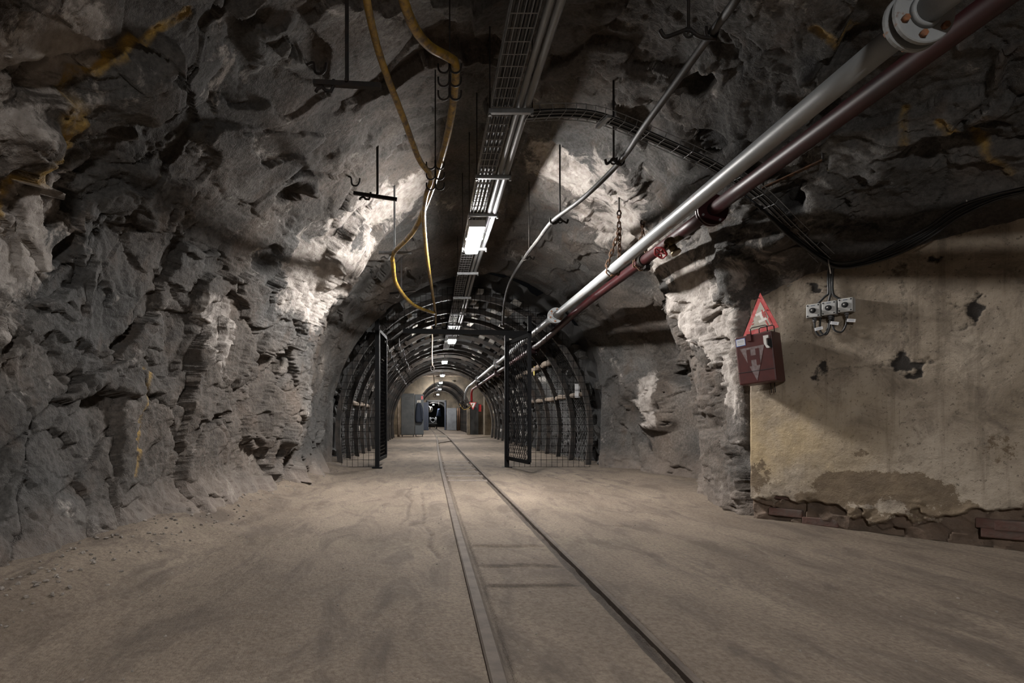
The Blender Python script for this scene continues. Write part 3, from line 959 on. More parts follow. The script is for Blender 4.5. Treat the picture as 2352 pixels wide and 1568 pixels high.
# ------------------------------------------------------------------ cable tray, hangers, conduits, cables
tray = thing('cable_tray', 'long wire basket cable tray hung under the ceiling above the track', 'cable tray', (.47, 2.2, TRZ))
mb = MB()
r = .0035
for x in (.40, .435, .47, .505, .54):
    mb.tube([(x, y, trz(y)) for y in (2.0, 8.0, 8.5, 9.0, 9.5, 9.8, 15.6)], r, 5)
for x in (.40, .54):
    for z in (.03, .055):
        mb.tube([(x, y, trz(y) + z) for y in (2.0, 8.0, 8.5, 9.0, 9.5, 9.8, 15.6)], r, 5)
y = 2.05
while y < 15.5:
    if y < 16 or int(y * 10) % 2 == 0:
        mb.tube([(.40, y, trz(y) + .058), (.40, y, trz(y) - .004), (.54, y, trz(y) - .004), (.54, y, trz(y) + .058)], r, 4)
    y += .105
mb.build('wire_basket', M_GALV, tray)
hy = [2.6, 3.64, 4.63, 5.5, 6.6, 7.7, 9.0, 10.2, 11.4, 12.6, 13.8, 15.2]
ordn = ['first', 'second', 'third', 'fourth', 'fifth', 'sixth', 'seventh', 'eighth', 'ninth', 'tenth', 'eleventh', 'twelfth', 'thirteenth', 'fourteenth', 'fifteenth', 'sixteenth']
for k, y in enumerate(hy):
    tz = trz(y)
    h = thing('tray_hanger', 'slotted steel hanger bar on two rods under the cable tray, %s from the viewer' % ordn[k], 'hanger', (.53, y, tz), 'hangers of the cable tray')
    mb = MB()
    for (dz, dx) in ((0, .012), (0, -.012)):
        mb.bar((.385, y + dx, tz - .022), (.672, y + dx, tz - .022), .003, .03)
    mb.bar((.385, y, tz - .036), (.672, y, tz - .036), .026, .003)
    mb.build('strut_bar', M_GALV, h)
    for s, x in ((0, .392), (1, .665)):
        zt = (ceil_z(x, y) if y < 9.1 else 2.88) + .03
        mb = MB(); mb.cyl((x, y, tz - .05), (x, y, max(zt, tz + .05)), .005, 6); mb.build('threaded_rod', M_IRON, h)
        mb = MB(); mb.cyl((x, y, tz - .052), (x, y, tz - .040), .011, 6); mb.build('nut', M_GALV, h)
for (x, rr, lb) in ((.585, .021, 'grey conduit beside the cable tray, nearer to the tray'), (.635, .025, 'grey conduit along the hanger bars, farther from the tray')):
    mb = MB(); mb.tube(spline([(x + .004 * math.sin(y * 1.3), y, trz(y) + .012 + .006 * math.sin(y * 2)) for y in np.arange(2.0, 15.0, .75)], 3), rr, 10)
    tag(mb.build('conduit', M_CONDUIT), lb, 'conduit', 'conduits under the ceiling')
for k, (x, rr, lb) in enumerate(((.418, .011, 'black cable lying in the tray along its left side'), (.452, .014, 'black cable lying in the tray left of its middle'),
                                 (.487, .013, 'black cable lying in the tray right of its middle'), (.520, .012, 'black cable lying in the tray along its right side'))):
    mb = MB(); mb.tube(spline([(x + .006 * math.sin(y * 1.7 + k), y, trz(y) + .006 + rr) for y in np.arange(2.0, 15.8, .8)], 2), rr, 7)
    tag(mb.build('power_cable', M_BLACK), lb, 'cable', 'cables in the ceiling tray')

# branch tray across the ceiling to the plaster wall
bp = [P(1212, 268, 3.72), P(1300, 264, 3.78), P(1372, 272, 3.83), P(1450, 300, 3.88), P(1560, 348, 3.93), P(1650, 392, 3.97), P(1740, 452, 4.03), P(1820, 530, 4.08), P(1893, 598, 4.10)]
bpath = spline(bp, 10)
bt = thing('branch_cable_tray', 'narrow wire basket tray crossing the ceiling to the plaster wall', 'cable tray', tuple(bp[0]))
mb = MB()


def side_frames(path):
    fr = []
    for k, p in enumerate(path):
        t = (path[min(k + 1, len(path) - 1)] - path[max(k - 1, 0)]).normalized()
        x = Vector((0, 1, 0)) - t * t.y
        x.normalize()
        fr.append((p, x, x.cross(t) if x.cross(t).z > 0 else t.cross(x)))
    return fr


fr = side_frames(bpath)
for (a, b) in ((-.06, 0), (-.02, 0), (.02, 0), (.06, 0), (-.06, .045), (.06, .045)):
    mb.tube([p + x * a + n * b for (p, x, n) in fr], .0028, 4)
for k in range(0, len(fr), 3):
    p, x, n = fr[k]
    mb.tube([p - x * .06 + n * .05, p - x * .06, p + x * .06, p + x * .06 + n * .05], .0028, 4)
mb.build('wire_basket', M_GALV, bt)
for k in (22, 52):
    p, x, n = fr[k]
    mb = MB(); mb.bar(p - x * .08 - n * .012, p + x * .08 - n * .012, .03, .02); mb.build('support_bracket', M_GALV, bt)
for j in range(3):
    mb = MB(); mb.tube([p + x * (-.035 + .035 * j) + n * .014 for (p, x, n) in fr], .011, 6)
    tag(mb.build('power_cable', M_BLACK), 'black cable lying in the branch tray, the %s of three' % ['far side one', 'middle one', 'near side one'][j], 'cable', 'cables in the branch tray')


# ------------------------------------------------------------------ points on planes parallel to the plaster wall
def onoff(px, py, off):
    o = Vector((PLX, PLY, 0)) + PLN * off
    d = Vector(((px - VX) / FPX, 1, (VY - py) / FPX))
    c = Vector((0, 0, CH))
    s = (o - c).dot(PLN) / d.dot(PLN)
    return c + d * s


# cable bundle sagging along the wall and cables dropping to the switches
BND = [(1893, 598, .10), (1930, 610, .10), (1990, 600, .11), (2060, 572, .12), (2130, 535, .13), (2200, 488, .15), (2290, 452, .20), (2400, 428, .30)]
for k in range(5):
    dx, dy = [(0, 0), (4, -7), (-2, 7), (6, 10), (0, -13)][k]
    pts = [onoff(px + dx, py + dy * (1 if 2 < i < 6 else .5), off + .006 * k) for i, (px, py, off) in enumerate(BND)]
    pts = [P(1700 + 12 * k, 440 + 10 * k, 4.0), P(1800 + 6 * k, 520 + 8 * k, 4.06)] + pts
    mb = MB(); mb.tube(spline(pts, 8), .0085, 7)
    tag(mb.build('wall_cable', M_BLACK), 'black cable sagging along the top of the plaster wall, %s of five' % ['middle one', 'second highest', 'second lowest', 'lowest', 'highest'][k], 'cable', 'sagging cables above the switches')
mb = MB()
for (px, py) in ((2222, 472), (1905, 612)):
    mb.tube([onoff(px - 3, py - 16, .14), onoff(px, py, .165), onoff(px + 3, py + 16, .14)], .004, 5)
tag(mb.build('cable_tie', M_WHITE), 'pale ties round the sagging cable bundle', 'cable tie')
for k, (px, tx, ty) in enumerate(((1902, 1876, 700), (1907, 1903, 694), (1912, 1938, 690))):
    pts = [onoff(px + 2, 608, .06), onoff(px, 640, .03), onoff(px + 1, 672, .03), onoff((px * 2 + tx) / 3, 682, .03), onoff(tx, ty, .03)]
    mb = MB(); mb.tube(spline(pts, 8), .008, 7)
    tag(mb.build('drop_cable', M_BLACK), 'black cable dropping from the bundle to the %s switch box' % ['left', 'middle', 'right'][k], 'cable', 'cables dropping to the switches')

UPZ = Vector((0, 0, 1))
RW3 = Matrix((PLT, -PLN, UPZ)).transposed()
SWN = ['left', 'middle', 'right']
for k, (px, py) in enumerate(((1867, 713), (1903, 707), (1941, 700))):
    c = onoff(px, py, .075)
    s = thing('switch_box', 'grey push button switch box on the plaster wall, the %s of three' % SWN[k], 'switch', tuple(c - PLN * .075), 'switch boxes on the plaster wall')
    mb = MB(); mb.box(c - PLN * .037, (.088, .074, .098), RW3, .006); body = mb.build('body', M_GBOX, s)
    mb = MB(); mb.box(c - PLN * .022, (.091, .003, .101), RW3); mb.build('lid_seam', M_GDARK, s)
    mb = MB(); mb.cyl(c, c + PLN * .008, .020, 18); mb.cyl(c + PLN * .008, c + PLN * .03, .0145, 18); b = mb.build('push_button', M_BLACK, s)
    mb = MB(); mb.cyl(c + PLN * .0301, c + PLN * .0306, .005, 12); mb.build('button_mark', M_WHITE, b)
    for (a, z) in ((-.034, .038), (.034, .038), (-.034, -.038), (.034, -.038)):
        q = c + PLT * a + UPZ * z
        mb = MB(); mb.cyl(q, q + PLN * .0015, .0055, 8); mb.build('screw', M_BLACK, s)
    mb = MB(); mb.box(c + UPZ * .036 + PLN * .0004, (.026, .001, .007), RW3); mb.build('maker_plate', M_TXT, s)
    g = c - PLN * .035 - UPZ * .049
    mb = MB(); mb.cyl(g, g - UPZ * .018, .015, 12); mb.cyl(g - UPZ * .018, g - UPZ * .032, .011, 12); mb.build('cable_gland', M_GDARK, s)
    sx = (.045, -.035, -.045)[k]
    pts = [g - UPZ * .03, g - UPZ * .09 + PLT * sx * .1, g - UPZ * .135 + PLT * sx * .7, g - UPZ * .11 + PLT * sx * 1.7, g - UPZ * .02 + PLT * sx * 1.9 - PLN * .02, g + UPZ * .06 + PLT * sx * 1.7 - PLN * .03]
    mb = MB(); mb.tube(spline(pts, 8), .0065, 7); mb.build('cable_loop', M_BLACK, s)
    tg = g - UPZ * (.062 if k else .085) + PLT * (.03) + PLN * .012
    tm = RW3 @ Matrix.Rotation((-.15, .25, .2)[k], 3, 'Y')
    mb = MB(); mb.box(tg, (.052, .0015, .022), tm); tgo = mb.build('cable_tag', M_PAPER, s)
    for q in (-.004, .004):
        mb = MB(); mb.box(tg + UPZ * q + PLN * .001, (.034, .0008, .003), tm); mb.build('print_line', M_TXT, tgo)


def wpoly(mb, pts, off, th):
    vs = [onoff(px, py, off) for (px, py) in pts]
    n = len(vs)
    vs += [v - PLN * th for v in vs]
    fs = [tuple(range(n)), tuple(range(n, 2 * n))[::-1]] + [(j, n + j, n + (j + 1) % n, (j + 1) % n) for j in range(n)]
    return mb.add(vs, fs)


# red H box
BO = .205
tl, tr, brc, bl = onoff(1689, 775, BO), onoff(1773, 758, BO), onoff(1783, 874, BO), onoff(1696, 885, BO)
hb = thing('fire_box', 'dark red metal box with a sprayed letter H hung on the wall corner', 'box', tuple((bl + brc) / 2))
bx_ = (tr - tl).normalized(); wdt = ((tr - tl).length + (brc - bl).length) / 2
by_ = ((bl - tl) + (brc - tr)); by_ = (by_ - bx_ * by_.dot(bx_)).normalized(); hgt = ((bl - tl).length + (brc - tr).length) / 2
bn_ = by_.cross(bx_); bn_ = bn_ if bn_.dot(PLN) > 0 else -bn_
fc = (tl + tr + brc + bl) / 4
BM = Matrix((bx_, -bn_, -by_)).transposed()
org = fc - bx_ * wdt / 2 - by_ * hgt / 2
DEP = .18
mb = MB(); mb.box(fc - bn_ * DEP / 2, (wdt, DEP, hgt), BM, .010); body = mb.build('case', M_MAROON, hb)


def hbp(pts, off, th, name, m, parent=hb):
    poly = [(u * wdt, v * hgt) for (u, v) in pts]
    return MB().prism(poly, bx_, by_, bn_, org + bn_ * off, th).build(name, m, parent)


hbp([(.005, .745), (.995, .745), (.995, .757), (.005, .757)], 0, .0012, 'lid_seam', M_BLACK)
tri = hbp([(.12, .26), (.78, .25), (.50, .95)], 0, .0010, 'sprayed_triangle', M_SPRAY)
hbp([(.29, .30), (.39, .30), (.39, .43), (.53, .43), (.53, .30), (.63, .30), (.63, .64), (.53, .64), (.53, .52), (.39, .52), (.39, .64), (.29, .64)], .0010, .0006, 'letter_h', M_MAROON, tri)
lb_ = hbp([(.03, .05), (.29, .045), (.29, .20), (.03, .205)], 0, .0010, 'sticker', M_BLUE)
lb2 = hbp([(.045, .062), (.275, .058), (.275, .187), (.045, .192)], .0010, .0004, 'sticker_field', M_PAPER, lb_)
for v in (.085, .105, .125, .160):
    hbp([(.07, v), (.25, v - .003), (.25, v + .004), (.07, v + .007)], .0014, .0003, 'print_line', M_TXT, lb_)
hbp([(.80, .085), (.93, .085), (.93, .14), (.87, .15), (.87, .27), (.93, .32), (.93, .345), (.86, .335), (.80, .24)], 0, .022, 'pull_strap', M_WHITE)
hbp([(.88, .16), (.985, .16), (.985, .34), (.88, .34)], 0, .003, 'lock_recess', M_BLACK)
for (d, u0, u1, hh) in ((-.03, .42, .86, .055), (-.10, .55, .95, .055)):
    a = org + bx_ * wdt * u0 + bn_ * d; b = org + bx_ * wdt * u1 + bn_ * d
    mb = MB(); mb.tube([a + by_ * .01, a - by_ * hh * .85, a - by_ * hh + bx_ * .012, b - by_ * hh - bx_ * .012, b - by_ * hh * .85, b + by_ * .01], .0038, 6); mb.build('wire_handle', M_IRON, hb)
mb = MB(); a = org + bx_ * wdt * .40; mb.box(a + by_ * .022 + bn_ * .002, (.030, .006, .055), BM); mb.build('hinge_plate', M_MAROON, hb)
# brackets below
for u in (.62, .72):
    a = org + bx_ * wdt * u + by_ * hgt - bn_ * .16
    mb = MB(); mb.cyl(a - by_ * .01, a + by_ * .075, .003, 6); mb.build('bracket_rod', M_IRON, hb)

# triangular sign above the box
sg = thing('warning_sign', 'faded red and white triangular sign standing behind the red box', 'sign', tuple(onoff(1748, 765, .08)))
SO = .075
A_, B_, C_ = (1746, 672), (1706, 775), (1789, 751)


def inset(k):
    cx = (A_[0] + B_[0] + C_[0]) / 3; cy = (A_[1] + B_[1] + C_[1]) / 3
    return [(cx + (x - cx) * k, cy + (y - cy) * k) for (x, y) in (A_, B_, C_)]


mb = MB(); wpoly(mb, inset(1), SO, .006); mb.build('plate', M_SIGNRED, sg)
mb = MB(); wpoly(mb, inset(.66), SO + .0012, .001); fld = mb.build('white_field', M_SIGNBG, sg)


def rot(pts, cx, cy, a, s=1):
    return [(cx + s * (x * math.cos(a) - y * math.sin(a)), cy + s * (x * math.sin(a) + y * math.cos(a))) for (x, y) in pts]


Hs = [(-12, -12), (-6, -12), (-6, -3), (6, -3), (6, -12), (12, -12), (12, 12), (6, 12), (6, 3), (-6, 3), (-6, 12), (-12, 12)]
mb = MB(); wpoly(mb, rot(Hs, 1749, 727, 1.12, .92), SO + .0018, .0006); mb.build('letter_h', M_SIGNW, sg)
for pts in ([(1748, 712), (1751, 711), (1757, 728), (1754, 729)], [(1754, 715), (1756, 714), (1762, 730), (1760, 731)], [(1749, 718), (1758, 714), (1758, 716), (1749, 720)], [(1751, 723), (1760, 720), (1760, 722), (1751, 725)],
            [(1724, 738), (1730, 735), (1731, 738), (1725, 741)], [(1725, 744), (1731, 742), (1731, 744), (1726, 747)], [(1763, 730), (1766, 729), (1773, 745), (1770, 746)], [(1757, 736), (1759, 735), (1766, 747), (1763, 748)]):
    mb = MB(); wpoly(mb, pts, SO + .0024, .0006); mb.build('red_stroke', M_SIGNRED, sg)
for (px, py) in ((1743, 684), (1762, 712)):
    q = onoff(px, py, SO); mb = MB(); mb.cyl(q, q + PLN * .003, .004, 8); mb.build('nail', M_IRON, sg)

# ------------------------------------------------------------------ pipes
GX, GZ, GR = 1.79, 2.26, .049
gp = thing('grey_pipe', 'long grey painted pipe with bolted flanges running along the right', 'pipe', (GX, .5, GZ))
joints = [2.07, 8.0, 14.8, 20.6]
ends = [-2.5] + joints + [25.2]
for k in range(len(ends) - 1):
    a, b = ends[k], ends[k + 1]
    mb = MB(); mb.tube([(GX, y, GZ + .006 * math.sin(y * .8)) for y in np.linspace(a + .03, b - .03, 14)], GR, 28); mb.build('pipe_section', M_PIPE, gp)
for j in joints:
    z = GZ + .006 * math.sin(j * .8)
    for s in (-1, 1):
        mb = MB(); mb.ring((GX, j + s * .022, z), (0, 1, 0), GR - .004, .110, .020, 32)
        f = mb.build('flange', M_PIPE, gp)
        for q in range(6):
            a = 2 * PI * q / 6 + .35
            c = Vector((GX + .084 * math.cos(a), j + s * .032, z + .084 * math.sin(a)))
            mb = MB(); mb.tube([c, c + Vector((0, s * .016, 0))], .0125, 6); mb.build('bolt', M_BOLT, f)
    mb = MB(); mb.cyl((GX, j - .05, z), (GX, j - .034, z), GR + .006, 28, GR + .012); mb.build('weld_collar', M_PIPE, gp)
RX, RZ, RR = 2.06, 2.318, .048
rp = thing('red_pipe', 'dark red water pipe running beside the grey pipe', 'pipe', (RX, .5, RZ))
def rpt(y):
    f = min(max((y - 7.0) / 3.2, 0), 1); f = f * f * (3 - 2 * f)
    return (RX - .10 * f, y, RZ - .19 * f)


rj = [4.12, 10.6, 16.0, 22.0]
re_ = [-2.5] + rj + [25.2]
for k in range(len(re_) - 1):
    mb = MB(); mb.tube([rpt(y) for y in np.linspace(re_[k] + .02, re_[k + 1] - .02, 16)], RR, 26); mb.build('pipe_section', M_REDPIPE, rp)
for j in rj:
    for s in (-1, 1):
        jx, _, jz = rpt(j)
        mb = MB(); mb.ring((jx, j + s * .016, jz), (0, 1, 0), RR - .004, .112, .020, 30); f = mb.build('flange', M_REDPIPE, rp)
        for q in range(4):
            a = 2 * PI * q / 4 + .5
            c = Vector((jx + .090 * math.cos(a), j + s * .027, jz + .090 * math.sin(a)))
            mb = MB(); mb.tube([c, c + Vector((0, s * .010, 0))], .009, 6); mb.build('bolt', M_GALV, f)
# hydrant valve below the red pipe
VC = P(1538, 556, 4.60)
vv = thing('hydrant_valve', 'old brass hydrant valve with a red handwheel under the red pipe', 'valve', tuple(VC))
mb = MB(); mb.cyl((RX, VC.y, RZ - RR + .015), (VC.x, VC.y, VC.z - .005), .024, 14); mb.build('inlet', M_BRASS, vv)
prof = [(0, .044), (.02, .046), (.045, .040), (.06, .028)]
mb = MB(); mb.tube([(VC.x, VC.y + .045, VC.z), (VC.x, VC.y + .03, VC.z), (VC.x, VC.y, VC.z), (VC.x, VC.y - .03, VC.z), (VC.x, VC.y - .045, VC.z)], [.020, .036, .043, .036, .022], 16); mb.build('valve_body', M_BRASS, vv)
o1 = P(1551, 577, 4.58)
mb = MB(); mb.cyl((VC.x + .01, VC.y, VC.z - .02), o1, .030, 14); mb.cyl(o1, o1 + Vector((.008, -.008, -.018)), .040, 14); mb.build('outlet', M_BRASS, vv)
WC = P(1517, 580, 4.56)
sd = (WC - VC).normalized()
mb = MB(); mb.cyl(VC, WC, .012, 10); mb.cyl(VC + sd * .02, VC + sd * .05, .022, 12); mb.build('stem', M_BRASS, vv)
mb = MB()
xx = sd.cross(UPZ).normalized(); yy_ = sd.cross(xx)
mb.tube([WC + (xx * math.cos(a) + yy_ * math.sin(a)) * (.050 + .004 * math.cos(5 * a)) for a in np.linspace(0, 2 * PI, 25)[:-1]], .008, 7, closed=True)
for q in range(5):
    a = 2 * PI * q / 5
    mb.tube([WC, WC + (xx * math.cos(a) + yy_ * math.sin(a)) * .05], .006, 5)
mb.build('handwheel', M_REDV, vv)
# clamp hanging on the red pipe
cl = thing('pipe_clamp', 'dark clamp with loose chain round the red pipe near the chains', 'clamp', (RX, 5.42, RZ - RR))
mb = MB(); mb.ring((RX, 5.42, RZ), (0, 1, 0), RR, RR + .014, .05, 26); mb.build('band', M_IRON, cl)
mb = MB(); mb.box((RX + .02, 5.40, RZ - RR - .03), (.05, .06, .05), None, .008); mb.build('lug', M_IRON, cl)

# ------------------------------------------------------------------ chains
lk = MB()
lp = [Vector((.011 * math.cos(a), 0, .011 * math.sin(a) + (.013 if math.sin(a) >= 0 else -.013))) for a in np.linspace(0, 2 * PI, 13)[:-1]]
lk.tube(lp, .0046, 6, closed=True)
LKM = lk.mesh('chain_link'); LKM.materials.append(M_RUST)


def chain(name, label, strands, cat='chain', group='chains carrying the pipes'):
    t = thing(name, label, cat, tuple(strands[0][0]), group)
    for path in strands:
        path = [Vector(p) for p in path]
        L = [0]
        for k in range(len(path) - 1):
            L.append(L[-1] + (path[k + 1] - path[k]).length)
        pitch = .0535
        n = int(L[-1] / pitch)
        for i in range(n + 1):
            s = i * L[-1] / max(n, 1)
            k = max(j for j in range(len(path) - 1) if L[j] <= s + 1e-6)
            f = (s - L[k]) / max(L[k + 1] - L[k], 1e-6)
            p = path[k].lerp(path[k + 1], min(f, 1))
            d = (path[k + 1] - path[k]).normalized()
            q = d.to_track_quat('Z', 'Y').to_matrix().to_4x4()
            o = link('chain_link', LKM, t)
            o.matrix_parent_inverse = Matrix.Translation(t.location).inverted()
            o.matrix_basis = Matrix.Translation(p) @ q @ Matrix.Rotation(PI / 2 * (i % 2) + .3, 4, 'Z') @ Matrix.Diagonal((1.35, 1.35, 1.62, 1))
    return t


c0 = P(1422, 492, 5.5)
loop = lambda x, z, r, y: [Vector((x + r * math.cos(a), y, z + r * math.sin(a))) for a in np.linspace(PI * 1.02, PI * 2 - .02, 7)]
chain('hanging_chain', 'rusty chain looped round the grey pipe', [[c0, c0 - Vector((0, 0, .16)), (GX - GR - .012, 5.5, GZ + .02)] + loop(GX, GZ, GR + .013, 5.5) + [(GX + GR + .012, 5.5, GZ + .05), c0 - Vector((-.005, 0, .17))]])
c1 = P(1476, 513, 5.5)
chain('hanging_chain', 'dark rusty chain looped round the red pipe', [[c1, c1 - Vector((0, 0, .10)), (RX - RR - .012, 5.5, RZ + .02)] + loop(RX, RZ, RR + .013, 5.5) + [(RX + RR + .012, 5.5, RZ + .05), c1 - Vector((-.005, 0, .12))]])
for c, lb in ((c0, 'iron eye bolt in the rock above the grey pipe chain'), (c1, 'iron eye bolt in the rock above the red pipe chain')):
    e = thing('eye_bolt', lb, 'eye bolt', tuple(c), 'eye bolts for the chains')
    zt = ceil_z(c.x, c.y, c.z + .1)
    mb = MB(); mb.tube([c + Vector((.02 * math.cos(a), 0, .02 * math.sin(a) + .01)) for a in np.linspace(0, 2 * PI, 13)[:-1]], .006, 6, closed=True); mb.build('eye', M_IRON, e)
    mb = MB(); mb.cyl(c + Vector((0, 0, .03)), (c.x, c.y, max(zt, c.z + .05) + .05), .008, 8); mb.build('shank', M_IRON, e)

# ------------------------------------------------------------------ yellow hoses and hooks
HA = [P(832, -70, 2.45), P(850, 40, 2.7), P(880, 150, 3.0), P(930, 280, 3.5), P(962, 365, 3.9), P(990, 408, 4.2), P(978, 450, 4.4), P(973, 500, 4.9), P(980, 580, 6.0), P(990, 650, 7.4), P(1000, 718, 9.1), P(1001, 745, 9.7)]
HB = [P(905, -70, 2.42), P(945, 50, 2.7), P(985, 105, 2.92), P(1030, 131, 3.08), P(1046, 150, 3.16), P(1043, 215, 3.35), P(1030, 300, 3.7), P(1010, 375, 4.1), P(985, 450, 4.6), P(950, 530, 5.2), P(905, 580, 5.8), P(903, 607, 6.05), P(912, 655, 6.8), P(950, 700, 8.0), P(998, 719, 9.0)]
mb = MB(); mb.tube(spline(HA, 8), .019, 12)
tag(mb.build('air_hose', M_YHOSE), 'thin yellow air hose, the straighter one hanging left of the cable tray', 'hose', 'yellow hoses')
mb = MB(); mb.tube(spline(HB, 8), .0235, 12)
tag(mb.build('air_hose', M_YHOSE), 'thick worn yellow air hose draped over hooks left of the cable tray', 'hose', 'yellow hoses')


def hook_pts(c, d, r, drop):
    """J hook opening upward: c = bottom centre of the cup, d = horizontal direction"""
    d = Vector(d).normalized()
    return [c - d * r + UPZ * drop] + [c - d * r * math.cos(a) - UPZ * r * math.sin(a) for a in np.linspace(0, PI, 8)] + [c + d * r + UPZ * r * .7]


def multi_hook(p, label, tiers):
    z1 = ceil_z(p.x - .03, p.y, p.z + .4) + .03
    t = thing('cable_hook', label, 'hook', (p.x - .03, p.y, z1), 'hooks for the yellow hoses')
    zb = p.z - .04 - .07 * (tiers - 1)
    mb = MB(); mb.cyl((p.x - .032, p.y, zb), (p.x - .032, p.y, z1), .005, 6); mb.build('rod', M_IRON, t)
    for q in range(tiers):
        for s in (-1, 1):
            c = Vector((p.x - .032 + s * .033, p.y, p.z - .012 - .075 * q))
            mb = MB(); mb.tube(hook_pts(c, (s, 0, 0), .031, .035), .0055, 6); mb.build('hook', M_IRON, t)
    return t


multi_hook(Vector((HB[4].x, HB[4].y, HB[4].z)), 'black double hook rack holding the thick yellow hose near the viewer', 3)
multi_hook(Vector((HB[7].x, HB[7].y, HB[7].z)), 'black double hook rack where the two yellow hoses meet', 3)


def t_hanger(xl, yl, xr, yr, xm, Y, label, hookpx=None, m=M_IRON):
    a, b = P(xl, yl, Y), P(xr, yr, Y)
    mid = P(xm, (yl + yr) / 2, Y)
    zt = ceil_z(mid.x, mid.y, mid.z + .3) + .04
    t = thing('t_hanger', label, 'hanger', (mid.x, mid.y, zt), 'T shaped iron hangers')
    mb = MB(); mb.bar(mid, (mid.x, mid.y, zt), .020, .014, (0, 1, 0)); mb.build('drop_bar', m, t)
    mb = MB(); mb.bar(a, b, .028, .026); mb.build('cross_bar', m, t)
    if hookpx:
        c = P(*hookpx, Y)
        mb = MB(); mb.tube([c + Vector((.05, 0, .05)), c + Vector((.05, 0, .02)), c + Vector((.035, 0, -.012)), c + Vector((.008, 0, -.008)), c + Vector((-.012, 0, .012)), c + Vector((-.036, 0, .002)), c + Vector((-.045, 0, -.014))], .010, 7)
        mb.build('hook', m, t)
    mb = MB(); mb.cyl(mid + Vector((0, -.012, .012)), mid + Vector((0, -.03, .012)), .010, 6); mb.build('bolt', M_IRON, t)
    return t


t_hanger(720, 190, 875, 198, 797, 3.0, 'large black T hanger under the ceiling at upper left', (745, 205))
t_hanger(812, 443, 912, 458, 867, 4.9, 'black T hanger with bent bar left of the yellow hoses', (838, 455))
t_hanger(870, 580, 945, 581, 906, 5.82, 'thin grey T hanger carrying the thick yellow hose', (885, 592), M_GALV)
t_hanger(895, 674, 955, 668, 922, 7.6, 'dark T hanger near the gate carrying the drooping yellow hose', (908, 682))
# single iron hooks in the rock
for (px, py, Y, lb) in ((705, 150, 2.95, 'black iron hook in the rock at upper left'), (800, 405, 4.85, 'small black hook left of the bent hanger'), (850, 625, 6.6, 'black bent iron in the smooth rock face'),
                        (868, 700, 8.2, 'tiny black hook in the rock face above the gate'), (1320, 720, 8.0, 'small hook above the right gate panel')):
    c = P(px, py, Y)
    h = BVH.ray_cast(Vector((0, 0, CH)), (c - Vector((0, 0, CH))).normalized())
    if h[0] is not None:
        c = h[0] + h[1] * (.06 if h[1].dot(-c) > 0 else -.06)
        w0 = h[0]
        t = thing('iron_hook', lb, 'hook', tuple(w0), 'loose iron hooks in the rock')
        mb = MB(); mb.tube(spline([w0, c + Vector((-.01, 0, .03)), c + Vector((0, 0, -.03)), c + Vector((.04, -.01, -.045)), c + Vector((.065, -.015, -.02)), c + Vector((.07, -.015, .02))], 4), .008, 6)
        mb.build('bent_bar', M_IRON, t)

# ------------------------------------------------------------------ the heavy black cable on the right of the tray
BC = [P(1730, -80, 2.25), P(1690, 0, 2.4), P(1635, 75, 2.65), P(1560, 180, 3.0), P(1480, 290, 3.5), P(1425, 370, 4.1), P(1345, 450, 4.6), P(1270, 507, 5.3), P(1238, 548, 5.9), P(1205, 592, 6.5), P(1170, 650, 7.8), P(1158, 700, 9.0), P(1155, 745, 9.8)]
mb = MB(); mb.tube(spline(BC, 8), .0195, 12)
tag(mb.build('heavy_cable', simple('dusty_rubber', (0.022, 0.021, 0.020), .6, 0, (.10, .09, .08), 5, .5, .8)), 'thick black cable slung diagonally under the ceiling right of the tray', 'cable')
for (k, dx, lb) in ((2, -.22, 'black hook bar on a rod holding the thick cable near the viewer'), (5, -.10, 'black hook bar holding the thick cable below the branch tray'), (7, .13, 'black hook bar holding the thick cable where it bends'), (9, .10, 'thin hook bar holding the thick cable near the lamp')):
    p = BC[k]
    mid = p + Vector((dx * .5, 0, .0))
    zt = ceil_z(mid.x, mid.y, mid.z + .3) + .03
    t = thing('cable_hanger', lb, 'hanger', (mid.x, mid.y, zt), 'hangers of the thick black cable')
    rr = .010 if k < 8 else .006
    mb = MB(); mb.cyl(mid, (mid.x, mid.y, zt), rr * .8, 7); mb.build('rod', M_IRON, t)
    mb = MB(); mb.tube(spline([p + Vector((-dx * .10, 0, -.028)), p + Vector((dx * .25, 0, -.02)), mid + Vector((0, 0, .012)), p + Vector((dx * .8, 0, -.008)), p + Vector((dx, 0, -.02)), p + Vector((dx * 1.1, 0, .012))], 4), rr, 7); mb.build('bar', M_IRON, t)
    mb = MB(); mb.tube(hook_pts(p - Vector((0, 0, .002)), (1, 0, 0), .026, .03), rr * .7, 6); mb.build('hook', M_IRON, t)
    mb = MB(); mb.tube([mid + Vector((.022 * math.cos(a), 0, .022 * math.sin(a))) for a in np.linspace(0, 2 * PI, 13)[:-1]], rr * .6, 6, closed=True); mb.build('ring', M_IRON, t)

# perforated strap on the rock by the pipes
a, b = P(1752, 432, 4.05), P(1890, 368, 3.75)
h = BVH.ray_cast(Vector((0, 0, CH)), (b - Vector((0, 0, CH))).normalized())
st_ = thing('perforated_strap', 'rusty perforated steel strap bolted to the ceiling behind the pipes', 'strap', tuple(a))
mb = MB(); mb.bar(a, b, .035, .008); mb.build('strip', M_RUST, st_)
for k in range(8):
    q = a.lerp(b, (k + .5) / 8)
    mb = MB(); mb.cyl(q - Vector((0, 0, .006)), q - Vector((0, 0, .0045)), .009, 8); mb.build('hole', M_BLACK, st_)
for q in (a, b):
    mb = MB(); mb.cyl(q - Vector((0, 0, .01)), (q.x, q.y, ceil_z(q.x, q.y, q.z + .2) + .04), .008, 8); mb.build('anchor_bolt', M_IRON, st_)

